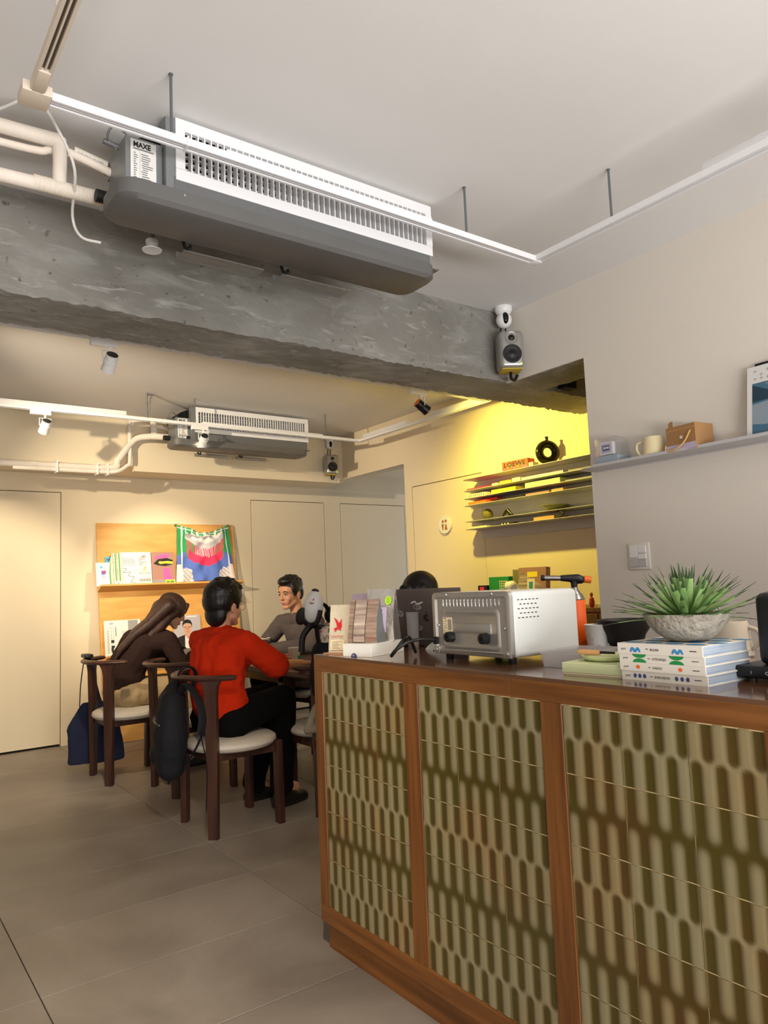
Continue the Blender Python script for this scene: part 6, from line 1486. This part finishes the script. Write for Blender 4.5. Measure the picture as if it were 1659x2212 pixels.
def seated_person(label, hip, torso, head_c, yaw_h, pitch_h, roll_h, shoulders, elbows, wrists, hands, knees, ankles, toe, top_m, leg_m, skin='skin', s=1.0, sleeve=1.0, girth=1.0, hem=.0, lowfeet=(0, 0), wr=.006, legs=True, shoe_m='black_plastic', neck_r=.050, show_details=True, sleeve_loose=1.0):
    t = thing('person', (0, 0, 0), label, 'person')
    base = V((hip[0], hip[1], 0)); t.location = base
    def fix(o): o.matrix_parent_inverse = Matrix.Translation(-base); return o
    hip = V(hip); chest = V(torso[1]); waist = V(torso[0]); neck = V(torso[2]); hc = V(head_c)
    Rm = rotm(yaw_h, pitch_h, roll_h)
    sh = [V(x) for x in shoulders]; el = [V(x) for x in elbows]; wrs = [V(x) for x in wrists]; kn = [V(x) for x in knees]; an = [V(x) for x in ankles]
    side = (sh[0] - sh[1]).normalized()
    hp = [hip + side * .085, hip - side * .085]
    # ---- body: one surface
    bm = NB(); P = head_shape(bm, Rm, hc, s)
    cone(bm, neck, neck_r * 1.08, P(0, -.02, -.045), neck_r); chain(bm, [hip, waist, chest], [.10, .10, .11]); cone(bm, chest + side * .06, .085, chest - side * .06, .085)
    cone(bm, neck, .05, chest, .09)
    for i in (0, 1):
        cone(bm, neck - V((0, 0, .03)), .045, sh[i], .048); chain(bm, [sh[i], el[i], wrs[i]], [.046, .038, .025])
        if wrs[i] is not None: hand(bm, wrs[i], *hands[i])
        if legs: chain(bm, [hp[i], kn[i], an[i]], [.075, .05, .036]); cone(bm, an[i], .034, an[i] + V((toe[i][0], toe[i][1], 0)).normalized() * .1 - V((0, 0, .03)), .03)
    fix(remesh('body', bm, .0052, skin, t, 3))
    if show_details:
        n0 = len(COL.objects)
        dts = []
        bef = set(COL.objects); face_details(P, Rm, s, t)
        for o in set(COL.objects) - bef:
            if o.parent == t: fix(o)
    # ---- top
    bm = NB(); g = girth
    chain(bm, [hip + V((0, 0, .06 + hem)), waist, chest], [.125 * g, .120 * g, .118 * g])
    for d in (-1, 1): chain(bm, [hip + side * .045 * d + V((0, 0, .06 + hem)), waist + side * .045 * d, chest + side * .068 * d], [.115 * g, .108 * g, .105 * g])
    for i in (0, 1):
        cone(bm, neck - V((0, 0, .035)), .056, sh[i], .062 * g); cone(bm, sh[i], .064 * g, chest, .10 * g)
        cuff = el[i].lerp(wrs[i], max(0, sleeve - 1)) if sleeve > 1 else sh[i].lerp(el[i], sleeve)
        if sleeve > 1: chain(bm, [sh[i], el[i], cuff], [.064 * g, .054 * g * sleeve_loose, .041 * g * sleeve_loose])
        else: cone(bm, sh[i], .064 * g, cuff, .062 * g * sleeve_loose)
    cone(bm, neck - V((0, 0, .012)), .0585, neck - V((0, 0, .03)), .066)
    top = fix(remesh('sweater', bm, .0075, top_m, t, 4, wr, 13))
    if legs:
        bm = NB(); cone(bm, hp[0], .105, hp[1], .105); cone(bm, hip + V((0, 0, .05)), .105, hip, .11)
        for i in (0, 1): chain(bm, [hp[i], kn[i], an[i]], [.094, .078, .064])
        fix(remesh('trousers', bm, .009, leg_m, t, 4, wr, 11))
        for i in (0, 1):
            bm = NB(); shoe_mesh(bm, an[i], toe[i], 1.0, lowfeet[i]); sh_ = fix(remesh('shoe', bm, .006, shoe_m, t, 2))
    return t, P, Rm, fix

# --- man in the red sweater (seen from behind right)
tR, P, Rm, fix = seated_person('person in an orange-red sweater and glasses seated with back to us, leaning on the table',
    (1.655, 3.79, .545), ((1.645, 3.82, .69), (1.685, 3.87, .875), (1.712, 3.90, 1.015)), (1.738, 3.905, 1.142), math.radians(20), math.radians(4), 0,
    ((1.775, 3.735, .935), (1.655, 4.06, .94)), ((1.945, 3.70, .80), (1.93, 4.16, .80)), ((2.165, 3.80, .782), (2.20, 4.19, .80)),
    (((.9, .42, -.02), (0, 0, 1), -1, .35), ((.9, -.25, .0), (.1, .2, 1), 1, .55)),
    ((2.03, 3.80, .595), (2.06, 4.02, .585)), ((2.02, 3.815, .12), (1.96, 4.04, .10)), ((.95, .25), (.95, .1)), 'red_knit', 'black_cloth', 'skin_b', 1.03, 1.12, 1.03, .0, (.0, .0), .009, sleeve_loose=1.28)
h = fix(short_hair(tR, P, Rm, 1.03, 'hair_black', 5, .014, True, 1.16, .035))
gl_ = thing('x', (0, 0, 0), 'x', 'x'); bpy.data.objects.remove(gl_)
bm = NB()
for k in (-1, 1):
    ctr = P(k * .033, .098, -.006); u_ = Rm @ V((1, 0, 0)); v_ = Rm @ V((0, 0, 1))
    tube(bm, [ctr + u_ * .026 * math.cos(2 * PI * i / 24) + v_ * .022 * math.sin(2 * PI * i / 24) for i in range(25)], .0014, 6)
    tube(bm, [P(k * .059, .096, 0), P(k * .076, .05, .004), P(k * .080, .0, .002)], .0014, 6)
tube(bm, [P(-.008, .10, 0), P(.008, .10, 0)], .0014, 6)
fr_ = fix(obj('glasses_frame', bm, 'steel', tR))
for k in (-1, 1):
    bm = NB(); lathe(bm, [(0, 0), (.0235, 0), (.0235, .001), (0, .001)], 20, P(k * .033, .098, -.006), Rm @ V((0, 1, 0))); o = obj('lens', bm, 'clear', fr_); o.matrix_parent_inverse = Matrix()
# --- woman with long brown hair, reading
tW, P, Rm, fix = seated_person('woman with long brown hair in a dark top and khaki trousers, bent over a magazine',
    (1.60, 5.29, .545), ((1.61, 5.30, .70), (1.70, 5.27, .875), (1.805, 5.22, .97)), (1.895, 5.165, 1.092), math.radians(-8), math.radians(27), 0,
    ((1.835, 5.08, .895), (1.765, 5.36, .90)), ((1.925, 5.02, .69), (1.93, 5.42, .74)), ((2.05, 5.16, .775), (2.06, 5.36, .785)),
    (((.8, .5, .1), (.1, -.5, 1), -1, .5), ((.8, -.4, .1), (.1, .5, 1), 1, .5)),
    ((1.985, 5.16, .565), (2.0, 5.36, .56)), ((1.98, 5.14, .10), (2.0, 5.36, .10)), ((1, 0), (1, 0)), 'brown_knit', 'khaki', 'skin', .97, 1.9, .97, .02, (0, 0), .006, shoe_m='dark')
bm = NB(); s = .97
ell(bm, P(0, -.018, .052), (.083 * s, .104 * s, .080 * s), 20, 14, Rm); ell(bm, P(0, -.06, -.01), (.076 * s, .06 * s, .08 * s), 18, 12, Rm)
for k in (-1, 1): ell(bm, P(k * .072, .012, .022), (.014, .055, .062), 12, 10, Rm); cone(bm, P(k * .045, .075, .085), .016, P(k * .068, .080, .03), .010); cone(bm, P(k * .068, .080, .03), .010, P(k * .072, .060, -.03), .006)
hl = [P(0, -.070, .01), V((1.765, 5.235, 1.015)), V((1.672, 5.275, .945)), V((1.592, 5.315, .85)), V((1.555, 5.335, .78))]
for w_, r_ in [(-.108 + .027 * q, 1 - .28 * abs(q - 4) / 4) for q in range(9)]:
    chain(bm, [p + V((w_ * .35 * (i > 0), w_, 0)) for i, p in enumerate(hl)], [.060 * r_, .052 * r_, .042 * r_, .030 * r_, .008])
for k in (-1, 1): chain(bm, [P(k * .070, .02, .0), P(k * .078, -.02, -.05), V((1.79, 5.235 - k * .12, .985)), V((1.70, 5.275 - k * .12, .90))], [.030, .038, .036, .020])
hw = fix(remesh('hair', bm, .006, 'hair_brown', tW, 12))
bm = NB(); rn = random.Random(3)
for k in range(150):
    w_ = rn.uniform(-.125, .125); o_ = rn.uniform(.014, .034) - abs(w_) * .1; pts = []
    for i, p in enumerate(smooth_path(hl, 4)):
        f = i / 16; pts.append(p + V((-o_ * (1 - .55 * f) * .75, w_ * (1 - .15 * f), o_ * (1 - .6 * f) * .7)) + V((0, .006 * math.sin(f * 5 + k), -.03 * f * rn.random())))
    tube(bm, pts, [.0028 * (1 - .75 * i / 16) for i in range(len(pts))], 4)
o = fix(obj('hair_strands', bm, 'hair_brown', hw)); o.matrix_parent_inverse = Matrix()
# --- man in grey, facing us across the table
tG, P, Rm, fix = seated_person('man in a grey sweatshirt with short black hair, facing us across the table',
    (2.97, 5.03, .545), ((2.96, 5.03, .70), (2.885, 5.015, .88), (2.835, 5.01, 1.02)), (2.775, 5.015, 1.185), math.radians(180 + 17), math.radians(10), 0,
    ((2.80, 5.205, .955), (2.875, 4.815, .955)), ((2.70, 5.29, .80), (2.78, 4.72, .80)), ((2.54, 5.06, .775), (2.52, 4.86, .785)),
    (((-.6, -.75, 0), (0, 0, 1), -1, .5), ((-.75, .4, 0), (0, 0, 1), 1, .5)),
    ((2.56, 5.13, .55), (2.58, 4.90, .55)), ((2.66, 5.12, .10), (2.66, 4.90, .10)), ((-1, 0), (-1, 0)), 'grey_knit', 'black_cloth', 'skin_b', 1.02, 1.95, 1.03, .0, (0, 0), .007, sleeve_loose=1.08)
fix(short_hair(tG, P, Rm, 1.02, 'hair_black', 9, .012, False, .99))
# --- woman behind the laptop
stl = thing('stool', (2.235, 2.765, 0), 'wooden stool under the woman behind the laptop, hidden by the counter', 'stool')
bm = NB(); lathe(bm, [(0, .425), (.16, .425), (.17, .435), (.17, .455), (.16, .462), (0, .462)], 28); obj('seat', bm, 'walnut', stl)
for k in range(4):
    a = PI / 4 + PI / 2 * k; bm = NB(); tube(bm, [(.15 * math.cos(a), .15 * math.sin(a), 0), (.11 * math.cos(a), .11 * math.sin(a), .425)], .016, 8); obj('leg', bm, 'walnut', stl)
tL, P, Rm, fix = seated_person('person with black hair mostly hidden behind the stickered laptop',
    (2.235, 2.765, .545), ((2.235, 2.76, .70), (2.21, 2.735, .88), (2.185, 2.71, .995)), (2.155, 2.665, 1.142), math.radians(212), math.radians(22), 0,
    ((2.08, 2.83, .93), (2.30, 2.58, .93)), ((2.0, 2.72, .72), (2.27, 2.40, .78)), ((2.04, 2.50, .80), (2.24, 2.36, .98)),
    (((.2, -1, 0), (0, 0, 1), 1, .4), ((-.8, -.3, .1), (0, 0, 1), -1, .4)),
    ((1.97, 2.60, .55), (2.10, 2.42, .55)), ((1.98, 2.60, .10), (2.10, 2.44, .10)), ((-.8, -.6), (-.8, -.6)), 'black_cloth', 'black_cloth', 'skin', .98, 1.9, .95, .0, (0, 0), .005)
bm = NB(); s = .98
ell(bm, P(0, -.016, .050), (.086 * s, .104 * s, .084 * s), 20, 14, Rm); ell(bm, P(0, -.055, -.06), (.082 * s, .062 * s, .11 * s), 18, 12, Rm)
for k in (-1, 1): cone(bm, P(k * .045, .070, .085), .024, P(k * .078, .040, .0), .022); cone(bm, P(k * .078, .040, .0), .022, P(k * .078, .030, -.12), .018); cone(bm, P(k * .02, .078, .092), .02, P(k * .06, .075, .04), .016)
fix(remesh('hair', bm, .0055, 'hair_black', tL, 3))
